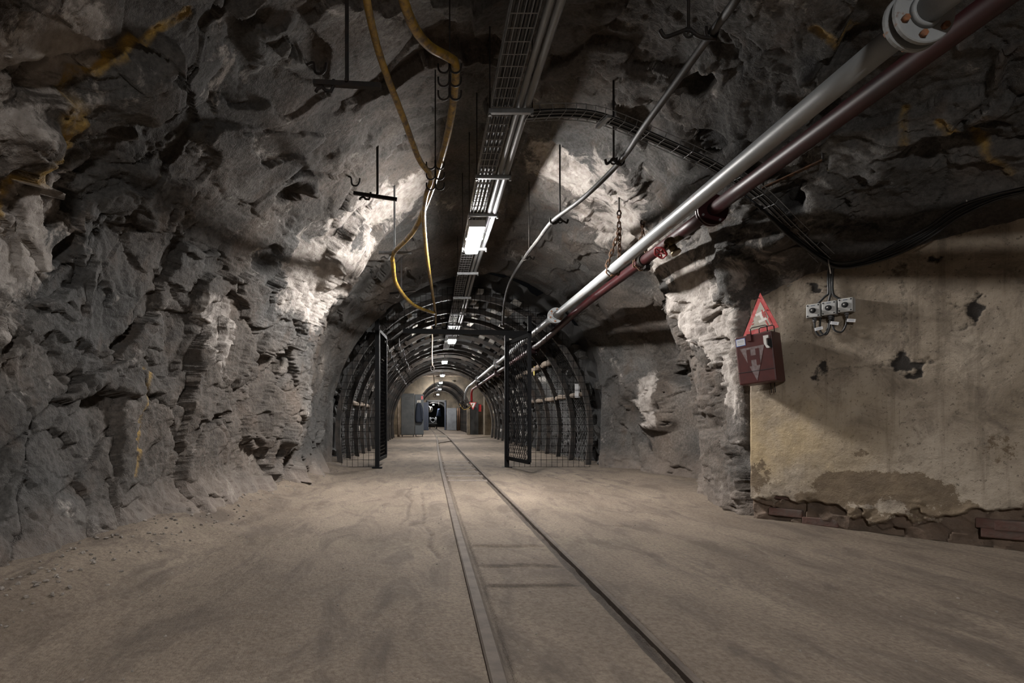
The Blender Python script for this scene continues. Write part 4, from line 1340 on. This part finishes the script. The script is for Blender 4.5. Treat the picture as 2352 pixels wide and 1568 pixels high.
# ------------------------------------------------------------------ gate
GY = 9.22
gt = thing('mesh_gate', 'black steel mesh fence and open double gate across the tunnel mouth', 'gate', (.3, GY, 0))
for (x, z1) in ((-.84, 2.42), (1.27, 2.16)):
    mb = MB(); mb.box((x, GY, z1 / 2), (.07, .06, z1)); mb.build('post', M_GATE, gt)
    mb = MB(); mb.box((x, GY, .01), (.16, .12, .02)); mb.build('foot_plate', M_GATE, gt)
mb = MB(); mb.bar((-.42, GY, 2.235), (1.66, GY, 2.19), .06, .075); mb.build('top_bar', M_GATE, gt)
mb = MB(); mb.box((1.64, GY, 2.28), (.06, .06, .40)); mb.build('stub_post', M_GATE, gt)
mb = MB(); mb.bar((1.27, GY, 2.14), (1.64, GY, 2.14), .05, .05); mb.build('hinge_bar', M_GATE, gt)
CX1, A1, ZS1, H1 = .60, 2.10, .55, 2.30


def ztop(x, a=2.16, h=2.42):
    u = (x - CX1) / a
    return ZS1 + h * math.sqrt(max(0, 1 - u * u)) if abs(u) < 1 else 0


def grid_panel(x0, x1, z0, z1, sx, sz):
    mb = MB()
    x = x0
    while x <= x1 + 1e-4:
        zt = min(z1, ztop(x))
        if zt > z0 + .03:
            mb.tube([(x, GY, z0), (x, GY, zt)], .0032, 4)
        x += sx
    z = z0
    while z <= z1 + 1e-4:
        xx_ = [x for x in np.linspace(x0, x1, 60) if ztop(x) >= z]
        if len(xx_) > 1:
            mb.tube([(xx_[0], GY + .005, z), (xx_[-1], GY + .005, z)], .0032, 4)
        z += sz
    return mb


for (x0, x1, z0, z1) in ((-1.42, -.87, .02, 2.6), (1.30, 2.70, .02, 2.6), (-.84, 1.64, 2.25, 2.95)):
    tag(grid_panel(x0, x1, z0, z1, .088, .115).build('mesh_panel', M_GATE, gt, fix=False), None, None, None, 'stuff')


def leaf(hx, ex, ey, z0, z1, label):
    a = Vector((hx, GY - (.05 if ey < GY else -.05), 0)); b = Vector((ex, ey, 0))
    d = (b - a); L = d.length; d.normalize()
    n = Vector((-d.y, d.x, 0))
    mb = MB()
    for (p, q) in ((0, 0), (L, L)):
        mb.bar(a + d * p + UPZ * z0, a + d * p + UPZ * z1, .055, .04, n)
    for z in (z0, z1):
        mb.bar(a + UPZ * z, b + UPZ * z, .04, .055)
    f = mb.build('gate_leaf', M_GATE, gt)
    f['label'] = label
    w = MB()
    step = .085
    Hh = z1 - z0
    k = -Hh / 1.45
    while k < L:
        for s in (1, -1):
            # line u = k + v/1.45
            v0 = max(0, -k * 1.45); v1 = min(Hh, (L - k) * 1.45)
            if v1 - v0 > .02:
                u0, u1 = k + v0 / 1.45, k + v1 / 1.45
                if s < 0:
                    u0, u1 = L - u0, L - u1
                w.tube([a + d * u0 + UPZ * (z0 + v0) + n * .004 * s, a + d * u1 + UPZ * (z0 + v1) + n * .004 * s], .0045, 4)
        k += step
    tag(w.build('wire_lattice', M_GATE, f, fix=False), None, None, None, 'stuff')
    for z in (z0 + .3, z1 - .3):
        mb = MB(); mb.cyl(a + UPZ * (z - .05), a + UPZ * (z + .05), .022, 10); mb.build('hinge', M_GATE, f)


leaf(1.27, 1.46, 8.22, .17, 2.02, 'right gate leaf swung toward the viewer')
leaf(-.82, -.77, 10.15, .14, 2.25, 'left gate leaf swung away from the viewer')

# ------------------------------------------------------------------ lined tunnel behind the gate
def arch_path(cx, A, zs, H, n=40, off=0.0):
    pts = [Vector((cx - A + .05 - off, 0, -.05)), Vector((cx - A + .02 - off, 0, zs * .5))]
    for k in range(n + 1):
        a = PI - PI * k / n
        pts.append(Vector((cx + (A + off) * math.cos(a), 0, zs + (H + off) * math.sin(a))))
    pts += [Vector((cx + A - .02 + off, 0, zs * .5)), Vector((cx + A - .05 + off, 0, -.05))]
    return pts


def arc_at(path, s):
    L = [0]
    for k in range(len(path) - 1):
        L.append(L[-1] + (path[k + 1] - path[k]).length)
    d = s * L[-1]
    k = max(j for j in range(len(path) - 1) if L[j] <= d + 1e-9)
    f = (d - L[k]) / (L[k + 1] - L[k])
    p = path[k].lerp(path[k + 1], f)
    t = (path[k + 1] - path[k]).normalized()
    return p, t, Vector((-t.z, 0, t.x)), L[-1]      # point, tangent, outward normal


def shell(name, cx, A, zs, H, y0, y1, off, label, m=M_SHELL, amp=.08, nu=130, dy=.12):
    path = arch_path(cx, A, zs, H, 60, off)
    yv = np.arange(y0, y1 + dy, dy)
    S = [arc_at(path, s) for s in np.linspace(0, 1, nu)]
    Vs = np.array([[(p.x, y, p.z) for (p, t, n, L) in S] for y in yv])
    nn = np.array([[(n.x, 0, n.z) for (p, t, n, L) in S]])
    pv = Vs.reshape(-1, 3)
    d = (amp * facets(pv + .3, .32, 4)[0] + amp * .8 * fbm(pv * 2, 3)).reshape(len(yv), nu)
    Vs = Vs + nn * d[..., None]
    me = grid_mesh(name, Vs, nu, len(yv))
    return tag(link(name, me, None, m), label, None, None, 'structure')


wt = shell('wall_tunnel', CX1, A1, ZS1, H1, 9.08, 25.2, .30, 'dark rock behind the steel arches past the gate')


def make_arch(cx, A, zs, H, label, group, yaw=0, name='steel_arch'):
    path = arch_path(cx, A, zs, H, 40)
    t = thing(name, label, 'arch', (0, 0, 0), group)
    U = [(-.056, .080), (-.036, 0), (.036, 0), (.056, .080), (.040, .080), (.022, .018), (-.022, .018), (-.040, .080)]

    def seg(s0, s1, off, nm):
        n = 20
        vs, fs = [], []
        for k in range(n + 1):
            p, tt, nn, L = arc_at(path, s0 + (s1 - s0) * k / n)
            for (u, v) in U:
                vs.append(p + nn * (v + off) + Vector((0, u, 0)))
        m = len(U)
        for k in range(n):
            for j in range(m):
                fs.append((k * m + j, k * m + (j + 1) % m, (k + 1) * m + (j + 1) % m, (k + 1) * m + j))
        fs += [tuple(range(m)), tuple(n * m + j for j in range(m))]
        MB().add(vs, fs).build(nm, M_ARCH, t)
    seg(0, .36, 0, 'leg'); seg(.64, 1, 0, 'leg'); seg(.32, .68, -.022, 'crown')
    for s in (.325, .355, .645, .675):
        p, tt, nn, L = arc_at(path, s)
        Mx = Matrix((Vector((0, 1, 0)), tt, nn)).transposed()
        mb = MB(); mb.box(p + nn * .03, (.16, .035, .10), Mx); mb.build('clamp', M_ARCH, t)
    return t


NAMES = ['first', 'second', 'third', 'fourth', 'fifth', 'sixth', 'seventh', 'eighth', 'ninth', 'tenth', 'eleventh', 'twelfth', 'thirteenth', 'fourteenth', 'fifteenth', 'sixteenth', 'seventeenth', 'eighteenth', 'nineteenth']
AY = [9.6 + 1.12 * k for k in range(14)]
a0 = make_arch(CX1, A1, ZS1, H1, '', 'steel arches of the lined tunnel')
for k, yv in enumerate(AY):
    o = a0 if k == 0 else copy_tree(a0)
    o.location = (random.uniform(-.015, .015), yv, random.uniform(-.02, .01))
    o['label'] = 'rusty steel support arch, the %s one behind the gate' % NAMES[k]

# lagging: short boards and blocks between the arches
lagb = MB(); lagb.box((0, 0, 0), (.15, 1, .045), None, .006); LB = lagb.mesh('lagging_board'); LB.materials.append(M_BOARD)
lagc = MB(); lagc.box((0, 0, 0), (.13, 1, .07), None, .008); LC = lagc.mesh('lagging_block'); LC.materials.append(M_CONCB)
path1 = arch_path(CX1, A1, ZS1, H1, 60, .10)
far_mb = MB(); far_mb2 = MB()
for b in range(len(AY) - 1):
    y0, y1 = AY[b], AY[b + 1]
    s = .04
    while s < .965:
        s += random.uniform(.034, .042)
        z_side = s > .70 and b < 6
        if (s > .70 and b < 6 and random.random() < .9) or (s < .24 and b < 3) or random.random() < .30 or s > .965:
            continue
        p, tt, nn, L = arc_at(path1, s)
        ln = (y1 - y0) + random.uniform(-.05, .12)
        Mx = Matrix((tt, Vector((0, 1, 0)), nn)).transposed().to_4x4()
        T = Matrix.Translation(p + nn * random.uniform(.02, .05) + Vector((0, (y0 + y1) / 2, 0))) @ Mx @ Matrix.Rotation(random.uniform(-.06, .06), 4, 'Z') @ Matrix.Rotation(random.uniform(-.15, .15), 4, 'Y')
        T = T @ Matrix.Diagonal((random.uniform(.7, 1.2), ln, random.uniform(.8, 1.3), 1))
        if b < 9:
            blk = random.random() < (.62 if .26 < s < .72 else .40)
            o = link('lagging_block' if blk else 'lagging_board', LC if blk else LB, wt)
            o.matrix_world = T
        else:
            vs = [T @ v.co for v in LC.vertices]
            (far_mb if random.random() < .3 else far_mb2).add(vs, [tuple(f.vertices) for f in LC.polygons])
tag(far_mb.build('lagging_blocks', M_CONCB, wt, fix=False), None, None, None, 'stuff')
tag(far_mb2.build('lagging_boards', M_BOARD, wt, fix=False), None, None, None, 'stuff')

# rubble packed behind the arches at the sides, held by wire mesh
STM = []
for q in range(6):
    bm = bmesh.new(); bmesh.ops.create_icosphere(bm, subdivisions=1, radius=1)
    rs = np.random.default_rng(q)
    for v in bm.verts:
        v.co *= rs.uniform(.6, 1.15)
        v.co.x *= 1.3; v.co.z *= .75
    me = bpy.data.meshes.new('stone'); bm.to_mesh(me); bm.free(); me.materials.append(M_STONE); STM.append(me)
path2 = arch_path(CX1, A1, ZS1, H1, 60, .17)
cnt = 0
for b in range(6):
    y0, y1 = AY[b] if b else 9.3, AY[b + 1]
    for (s0, s1, num) in ((.66, .985, 26), (.02, .30, 20 if b < 4 else 0)):
        for k in range(num):
            p, tt, nn, L = arc_at(path2, random.uniform(s0, s1))
            o = link('stone', random.choice(STM), wt)
            sc = random.uniform(.06, .14)
            o.matrix_world = Matrix.Translation(p + nn * random.uniform(-.02, .08) + Vector((0, random.uniform(y0 + .05, y1 - .05), 0))) @ Matrix.Rotation(random.uniform(0, 6), 4, Vector((random.random(), random.random(), 1)).normalized()) @ Matrix.Diagonal((sc, sc, sc, 1))
mb = MB()
pathm = arch_path(CX1, A1, ZS1, H1, 60, .085)
for (s0, s1, ya, yb) in ((.66, .99, 9.65, 14.7), (.01, .32, 9.65, 12.9)):
    p, tt, nn, L = arc_at(pathm, 0)
    HL = (s1 - s0) * L
    k = ya - HL
    while k < yb:
        for sgn in (1, -1):
            pts = []
            for j in range(13):
                v = HL * j / 12
                yv = k + v
                if ya <= yv <= yb:
                    ss = s0 + (s1 - s0) * ((v / HL) if sgn > 0 else 1 - v / HL)
                    p, tt, nn, _L = arc_at(pathm, ss)
                    pts.append(p + nn * (.004 * sgn) + Vector((0, yv, 0)))
            if len(pts) > 1:
                mb.tube(pts, .0036, 4, False)
        k += .11
tag(mb.build('chain_link_mesh', M_WIRE, wt, fix=False), None, None, None, 'stuff')
# timber spreaders between the arches on the right
for (s, b0, b1, r) in ((.845, 0, 5, .05), (.755, 1, 5, .06), (.14, 1, 4, .05)):
    for b in range(b0, b1):
        p, tt, nn, L = arc_at(path1, s)
        p = p - nn * .03
        mb = MB()
        n = 7
        mb.tube([p + Vector((random.uniform(-.012, .012), AY[b] + .04 + (AY[b + 1] - AY[b] - .08) * j / 4, random.uniform(-.012, .012))) for j in range(5)], [r * random.uniform(.85, 1.1) for j in range(5)], 8)
        mb.build('timber_spreader', M_WOODLOG, wt)
mb = MB(); p, tt, nn, L = arc_at(path1, .755); mb.box(p + Vector((-.05, 12.6, -.06)), (.012, .09, .22)); mb.build('yellow_plate', M_YPLATE, wt)
# notice on the mesh
nb = thing('notice', 'two white notice sheets hung on the mesh inside the right gate panel', 'notice', (2.62, 9.95, 1.2))
for z in (1.36, 1.235):
    mb = MB(); mb.box((2.60, 9.92, z), (.085, .004, .115)); s = mb.build('sheet', M_PAPER, nb)
# coils and wires on the left shoulder
for k, (s, y0, y1, sag) in enumerate(((.30, 9.9, 14.5, .06), (.335, 11.0, 18, .08), (.29, 14, 22, .07))):
    p, tt, nn, L = arc_at(path1, s)
    p = p - nn * .16
    pts = []
    for j, yv in enumerate(np.arange(y0, y1, .45)):
        pts.append(p + Vector((random.uniform(-.02, .02), yv, -sag * (j % 2) + random.uniform(-.02, .02))))
    mb = MB(); mb.tube(spline(pts, 5), .012, 6)
    tag(mb.build('side_cable', M_BLACK), 'black cable looped along the left shoulder of the arches, %s' % ['the near one', 'the middle one', 'the far one'][k], 'cable', 'cables along the left shoulder')
# hanging strap by the second lamp
for (px, py0, py1, Y, lb) in ((990, 745, 840, 12.8, 'pale rope hanging with a shackle left of the second lamp'), (995, 860, 905, 22, 'pale rope loop hanging far down the arches')):
    a, b = P(px, py0, Y), P(px + 3, py1, Y)
    t = thing('hanging_rope', lb, 'rope', tuple(a), 'ropes hanging in the arches')
    mb = MB(); mb.tube(spline([a, a.lerp(b, .3) + Vector((.02, 0, 0)), a.lerp(b, .7), b], 5), .016, 6); mb.build('strand', M_WOODLOG, t)
    mb = MB(); mb.tube([b + Vector((.04 * math.cos(q), 0, .06 * math.sin(q) - .06)) for q in np.linspace(0, 2 * PI, 13)[:-1]], .012, 6, closed=True); mb.build('shackle', M_IRON, t)

# ------------------------------------------------------------------ crossing hall with lockers
HY0, HY1 = 25.2, 29.0
mb = MB()
mb.box((-5.2, (HY0 + HY1) / 2, 1.6), (.2, HY1 - HY0 + .4, 3.4)); tag(mb.build('wall_hall_left', M_CONC), 'concrete end of the side passage', None, None, 'structure')
mb = MB(); mb.box((8.2, (HY0 + HY1) / 2, 1.6), (.2, HY1 - HY0 + .4, 3.4)); tag(mb.build('wall_hall_right', M_CONC), 'concrete far end of the right side passage', None, None, 'structure')
mb = MB(); mb.box((1.5, (HY0 + HY1) / 2, -.06), (13.4, HY1 - HY0, .1)); tag(mb.build('floor_hall', M_CONC), 'pale floor of the crossing', None, None, 'structure')


def arch_wall(name, y, cx, A, zs, H, x0, x1, ztop_, th, m, label):
    """flat wall with an arched opening"""
    mb = MB()
    path = [(p.x, p.z) for p in arch_path(cx, A, zs, H, 32)]
    path[0] = (path[0][0], -.1); path[-1] = (path[-1][0], -.1)
    n = len(path)
    outer = []
    for i, (px, pz) in enumerate(path):
        f = i / (n - 1)
        if f < .22: o_ = (x0, -.1 + (ztop_ + .1) * f / .22)
        elif f > .78: o_ = (x1, -.1 + (ztop_ + .1) * (1 - f) / .22)
        else: o_ = (x0 + (x1 - x0) * (f - .22) / .56, ztop_)
        outer.append(o_)
    vs = []
    for yy in (y, y + th):
        vs += [(a, yy, b) for (a, b) in path] + [(a, yy, b) for (a, b) in outer]
    fs = []
    for i in range(n - 1):
        fs.append((i, i + 1, n + i + 1, n + i))
        fs.append((2 * n + i, 3 * n + i, 3 * n + i + 1, 2 * n + i + 1))
        fs.append((i, 2 * n + i, 2 * n + i + 1, i + 1))
    mb.add(vs, fs)
    return tag(mb.build(name, m), label, None, None, 'structure')


arch_wall('wall_hall_front', HY0 - .05, CX1, A1 + .1, ZS1, H1 + .05, -5.3, 8.3, 3.6, .15, M_CONC, 'wall around the end of the first arches')
C2, A2, Z2, H2 = .78, 1.42, 1.0, 1.75
arch_wall('wall_hall_back', HY1, C2, A2, Z2, H2, -5.3, 8.3, 3.6, .25, M_CONC, 'stained concrete wall around the low arched tunnel')
mb = MB(); mb.box((1.5, (HY0 + HY1) / 2, 3.45), (13.4, HY1 - HY0 + .3, .1)); hc = tag(mb.build('ceiling_hall', M_SHELL), 'dark ceiling above the crossing beams', None, None, 'structure')
for k in range(7):
    mb = MB(); mb.box((.8, HY0 + .35 + k * .52, 3.02 + .01 * (k % 2)), (7.5, .22, .16), None, .02); mb.build('ceiling_beam', M_WOODLOG, hc)
# concrete pier on the right
mb = MB(); mb.box((3.0, HY1 - .35, 1.5), (.42, .7, 3.0), None, .02); tag(mb.build('concrete_pier', M_CONC), 'yellow lit concrete pier right of the low arch', 'pier')
mb = MB(); mb.box((2.61, HY1 - .03, 1.36), (.13, .03, .36)); tag(mb.build('red_plate', M_BRIGHTRED), 'small bright red plate on the far concrete wall', 'sign')
# warm lamps of the side passages
for (x, y, z, lb) in ((5.6, 27.0, 2.75, 'warm lamp out of sight in the right side passage'), (-3.4, 27.4, 2.75, 'warm lamp out of sight in the left side passage')):
    make_lamp((x, y, z), lb, M_WARM, .3, .9, 3.41)
# lockers
def locker(x0, x1, y, z1, dpt, m, label, nm='locker'):
    t = thing(nm, label, 'locker', ((x0 + x1) / 2, y, 0), 'metal lockers at the crossing')
    w_ = x1 - x0; cx = (x0 + x1) / 2
    mb = MB(); mb.box((cx, y + dpt / 2, z1 / 2 + .04), (w_, dpt, z1 - .08), None, .008); mb.build('body', m, t)
    mb = MB(); mb.box((cx, y - .008, z1 / 2 + .04), (w_ - .03, .016, z1 - .13), None, .004); d = mb.build('door', m, t)
    mb = MB(); mb.box((x1 - .07, y - .022, z1 * .52), (.02, .014, .10)); mb.build('handle', M_IRON, d)
    for q in range(4):
        mb = MB(); mb.box((cx, y - .0175, z1 - .28 + q * .035), (w_ * .4, .003, .012)); mb.build('vent_slot', M_BLACK, d)
    for sx in (-1, 1):
        mb = MB(); mb.box((cx + sx * (w_ / 2 - .05), y + .05, .04), (.04, .04, .08)); mb.build('foot', M_IRON, t)
    return t, d


locker(-1.25, -.65, 25.45, 1.95, .5, M_LOCK, 'dark grey metal locker, the left one at the crossing')
t, d = locker(-.64, -.24, 25.75, 1.92, .45, M_LOCK2, 'blue grey metal locker with stickers, right of the dark one')
mb = MB(); mb.box((-.45, 25.732, 1.60), (.17, .004, .11)); mb.build('yellow_sticker', M_SIGNBG, d)
mb = MB(); mb.box((-.31, 25.732, 1.77), (.08, .004, .16)); mb.build('red_sticker', M_SIGNRED, d)
# coat on the second locker
ct = thing('work_coat', 'dark blue work coat hanging on the locker door', 'coat', (-.56, 25.66, .65))
vs = []
nz, na = 12, 14
for i in range(nz):
    f = i / (nz - 1)
    wz = .09 + .09 * math.sin(min(f * 1.6, 1) * PI / 2) if f < .8 else .18 - .03 * (f - .8) * 5
    for j in range(na):
        a = 2 * PI * j / na
        vs.append((-.45 + .03 * f + wz * math.cos(a) * (1 + .12 * math.sin(3 * a + f * 5)), 25.645 + .06 * math.sin(a) * (1 + .3 * math.sin(5 * a)), 1.52 - .88 * f))
fs = [(i * na + j, i * na + (j + 1) % na, (i + 1) * na + (j + 1) % na, (i + 1) * na + j) for i in range(nz - 1) for j in range(na)]
fs += [tuple(range(na)), tuple((nz - 1) * na + j for j in range(na))]
MB().add(vs, fs, True).build('body', M_COAT, ct)
mb = MB(); mb.tube(spline([(-.38, 25.62, 1.42), (-.33, 25.60, 1.2), (-.31, 25.60, .95), (-.30, 25.61, .75)], 4), [.05] * 4 * 3 + [.045], 9); mb.build('sleeve', M_COAT, ct)
mb = MB(); mb.tube([(-.45, 25.66, 1.50), (-.45, 25.66, 1.56), (-.45, 25.73, 1.60)], .01, 6); mb.build('hanging_loop', M_COAT, ct)
# timber post left of the lockers, wooden plank
mb = MB(); mb.tube([(-1.36, 25.35, 0), (-1.37, 25.35, 1.0), (-1.36, 25.35, 1.9)], [.055, .05, .055], 10); tag(mb.build('timber_post', M_WOODLOG), 'round timber post beside the dark locker', 'post')
# valve cluster at the end of the pipes
vc = thing('pipe_manifold', 'dark cluster of valves and elbows where the two pipes end', 'valve', (1.8, 25.2, 2.0))
mb = MB(); mb.tube(spline([(GX, 25.0, GZ), (GX, 25.6, GZ - .02), (GX - .1, 26.0, GZ - .25), (GX - .12, 26.3, 1.7), (GX - .12, 26.4, 1.35)], 5), .055, 12); mb.build('elbow', M_PIPE, vc)
mb = MB(); mb.tube(spline([(RX - .1, 25.0, RZ - .19), (RX - .1, 25.6, RZ - .22), (RX - .1, 26.0, 1.95), (RX - .08, 26.2, 1.6)], 5), .05, 12); mb.build('red_elbow', M_REDV, vc)
for k in range(7):
    c = Vector((GX - .35 + random.uniform(0, .6), 26.2 + random.uniform(-.2, .3), random.uniform(1.3, 1.9)))
    mb = MB(); mb.tube([c + Vector((random.uniform(-.18, .18), 0, random.uniform(-.15, .15))), c], [.05, .07], 10); mb.tube([c + Vector((.09 * math.cos(a), -.08, .09 * math.sin(a))) for a in np.linspace(0, 2 * PI, 13)[:-1]], .014, 6, closed=True)
    mb.build('valve', M_IRON, vc)
sg2 = thing('triangle_sign', 'small white triangle sign with red rim hanging on the far valves', 'sign', (1.95, 25.9, 1.25))
mb = MB(); mb.prism([(-.17, .15), (.17, .15), (0, -.2)], Vector((1, 0, 0)), UPZ, Vector((0, -1, 0)), (2.02, 25.95, 1.42), .01); mb.build('plate', M_BRIGHTRED, sg2)
mb = MB(); mb.prism([(-.12, .12), (.12, .12), (0, -.13)], Vector((1, 0, 0)), UPZ, Vector((0, -1, 0)), (2.02, 25.939, 1.42), .002); mb.build('field', M_SIGNW, sg2)
mb = MB(); mb.tube(spline([(1.4, 25.9, 1.5), (1.6, 25.9, 1.24), (1.85, 25.9, 1.32), (2.0, 25.9, 1.5)], 6), .014, 6)
tag(mb.build('loose_wire', M_YHOSE), 'thin yellow wire sagging under the far valves', 'cable')

# ------------------------------------------------------------------ low arched tunnel beyond
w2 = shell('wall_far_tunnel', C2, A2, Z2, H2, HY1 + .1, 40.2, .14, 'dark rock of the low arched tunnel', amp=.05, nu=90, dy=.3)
b0 = make_arch(C2, A2, Z2, H2, '', 'arches of the low far tunnel', name='small_arch')
for k in range(10):
    o = b0 if k == 0 else copy_tree(b0)
    o.location = (0, HY1 + .35 + k * 1.1, 0)
    o['label'] = 'steel arch in the low far tunnel, the %s one from its mouth' % NAMES[k]
fb = MB()
for k in range(240):
    p, tt, nn, L = arc_at(arch_path(C2, A2, Z2, H2, 40, .08), random.uniform(.05, .95))
    Mx = Matrix((tt, Vector((0, 1, 0)), nn)).transposed()
    fb.box(p + Vector((0, HY1 + random.uniform(.3, 10.8), 0)), (.10, random.uniform(.5, 1), .04), Mx)
tag(fb.build('lagging_far', M_BOARD, w2, fix=False), None, None, None, 'stuff')
mb = MB(); mb.box((2.02, HY1 - .12, .80), (.16, .2, 1.6), None, .012); tag(mb.build('door_post', M_CONC), 'grey concrete post right of the low arch', 'post')
dl = thing('steel_door', 'dark steel door leaf standing open against the low arch', 'door', (2.15, HY1 - .1, 0))
mb = MB(); mb.box((2.32, HY1 - .06, .82), (.42, .04, 1.62)); mb.build('panel', M_LOCK, dl)
mb = MB(); mb.box((2.20, HY1 - .09, .85), (.03, .04, .14)); mb.build('handle', M_IRON, dl)
# far doorway
FY_ = 40.2
mb = MB()
mb.box((-.55, FY_, 1.03), (.95, .2, 2.06)); mb.box((1.95, FY_, 1.03), (1.6, .2, 2.06)); mb.box((.75, FY_, 2.5), (3.6, .2, .88))
tag(mb.build('wall_far', M_CONC), 'concrete wall around the far doorway', None, None, 'structure')
df = thing('door_frame', 'blue black steel door frame at the far end of the track', 'door frame', (.54, FY_ - .15, 0))
for x in (-.08, 1.16):
    mb = MB(); mb.box((x, FY_ - .14, 1.03), (.12, .12, 2.06)); mb.build('jamb', M_DOORBL, df)
mb = MB(); mb.box((.54, FY_ - .14, 2.08), (1.36, .12, .12)); mb.build('lintel', M_LOCK, df)
mb = MB(); mb.box((-.36, FY_ - .25, 1.0), (.42, .05, 1.95)); mb.build('side_panel', M_DOORBL, df)
mb = MB(); mb.box((1.60, FY_ - .4, .80), (.68, .06, 1.55)); tag(mb.build('white_panel', M_WALLW), 'pale wall panel right of the far doorway', 'panel')
for k, x in enumerate((1.98, 2.12)):
    mb = MB(); mb.tube([(x, 38.6 + k * .4, 0), (x + .01, 38.6 + k * .4, 1.0), (x, 38.6 + k * .4, 1.55)], .05, 9)
    tag(mb.build('rusty_post', M_RUST), 'rusty brown post beside the pale far panel, the %s of two' % ['left', 'right'][k], 'post', 'rusty posts at the far doorway')
w3 = shell('wall_end_tunnel', .5, 1.35, .9, 1.3, 40.3, 60, .1, 'dark last stretch of the tunnel', amp=.06, nu=60, dy=.5)
mb = MB(); mb.box((.5, 60.2, 1.2), (4, .2, 3)); tag(mb.build('wall_end', M_SHELL), 'dark end of the track', None, None, 'structure')
mb = MB(); mb.tube([(-.25, 42, 1.62), (-.1, 46, 1.62), (.1, 50, 1.66)], .26, 18); tag(mb.build('air_duct', M_DUCT), 'pale round air duct beyond the far doorway', 'duct')
wg = thing('mine_wagon', 'low flat wagon with a metal load on the far track', 'wagon', (.4, 45.5, 0))
mb = MB(); mb.box((.30, 45.6, .42), (.72, 1.4, .10), None, .015); mb.build('deck', M_LOCK, wg)
for (x, y) in ((.08, 45.1), (.62, 45.1), (.08, 46.1), (.62, 46.1)):
    mb = MB(); mb.cyl((x - .03, y, .2), (x + .03, y, .2), .17, 18); mb.build('wheel', M_IRON, wg)
mb = MB(); mb.box((.34, 45.6, .30), (.4, 1.1, .14)); mb.build('frame', M_IRON, wg)
ld = thing('machine_load', 'grey machine part standing on the far wagon', 'machine', (.3, 45.4, .47))
mb = MB(); mb.tube([(.32 + .17 * math.cos(a), 45.3, .70 + .17 * math.sin(a)) for a in np.linspace(0, 2 * PI, 19)[:-1]], .035, 8, closed=True); mb.build('wheel', M_WALLW, ld)
for x in (.08, .16, .52, .60):
    mb = MB(); mb.cyl((x, 45.35, .47), (x, 45.35, .95), .025, 8); mb.build('bar', M_WALLW, ld)
mb = MB(); mb.box((.32, 45.5, .56), (.6, .3, .18), None, .02); mb.build('base', M_LOCK, ld)
bj = thing('blue_cloth', 'pale blue cloth hanging beyond the far doorway', 'cloth', (.82, 45, .9))
vs = []
for i in range(8):
    for j in range(12):
        a = 2 * PI * j / 12; f = i / 7
        vs.append((.80 + (.10 + .1 * f) * math.cos(a), 45 + .06 * math.sin(a), 1.62 - .62 * f))
MB().add(vs, [(i * 12 + j, i * 12 + (j + 1) % 12, (i + 1) * 12 + (j + 1) % 12, (i + 1) * 12 + j) for i in range(7) for j in range(12)] + [tuple(range(12)), tuple(84 + j for j in range(12))], True).build('drape', M_BCLOTH, bj)
mb = MB(); mb.cyl((.8, 45, 1.6), (.8, 45, 2.2), .012, 6); mb.build('hanger_wire', M_IRON, bj)

# ------------------------------------------------------------------ chips of rock on the floor (uncountable)
mb = MB()
rs = random.Random(3)
for k in range(900):
    if k < 420:
        x = -1.80 + abs(rs.gauss(0, .20)); y = rs.uniform(2.0, 8.8); sc = rs.uniform(.004, .013)
    else:
        x = rs.uniform(-1.3, 2.4); y = rs.uniform(1.6, 9); sc = rs.uniform(.002, .006)
        l_, r_ = rails_at(y)
        if abs(x - l_) < .06 or abs(x - r_) < .08: continue
    i0 = int(np.argmin(np.abs(fy - y))); j0 = int(np.argmin(np.abs(xs - x)))
    z = float(Zf[i0, j0])
    me = rs.choice(STM)
    q = Matrix.Rotation(rs.uniform(0, 6), 3, 'Z') @ Matrix.Rotation(rs.uniform(0, 3), 3, 'X')
    mb.add([q @ v.co * sc + Vector((x, y, z + sc * .3)) for v in me.vertices], [tuple(f.vertices) for f in me.polygons])
tag(mb.build('rock_chips', simple('dusty_chip', (.14, .12, .105), .9, 0, (.24, .21, .18), 12), fix=False), 'scattered dusty rock chips along the foot of the left wall', 'rubble', None, 'stuff')
SC.cycles.max_bounces = 4
SC.cycles.diffuse_bounces = 2
SC.cycles.glossy_bounces = 2
SC.cycles.caustics_reflective = False
SC.cycles.caustics_refractive = False
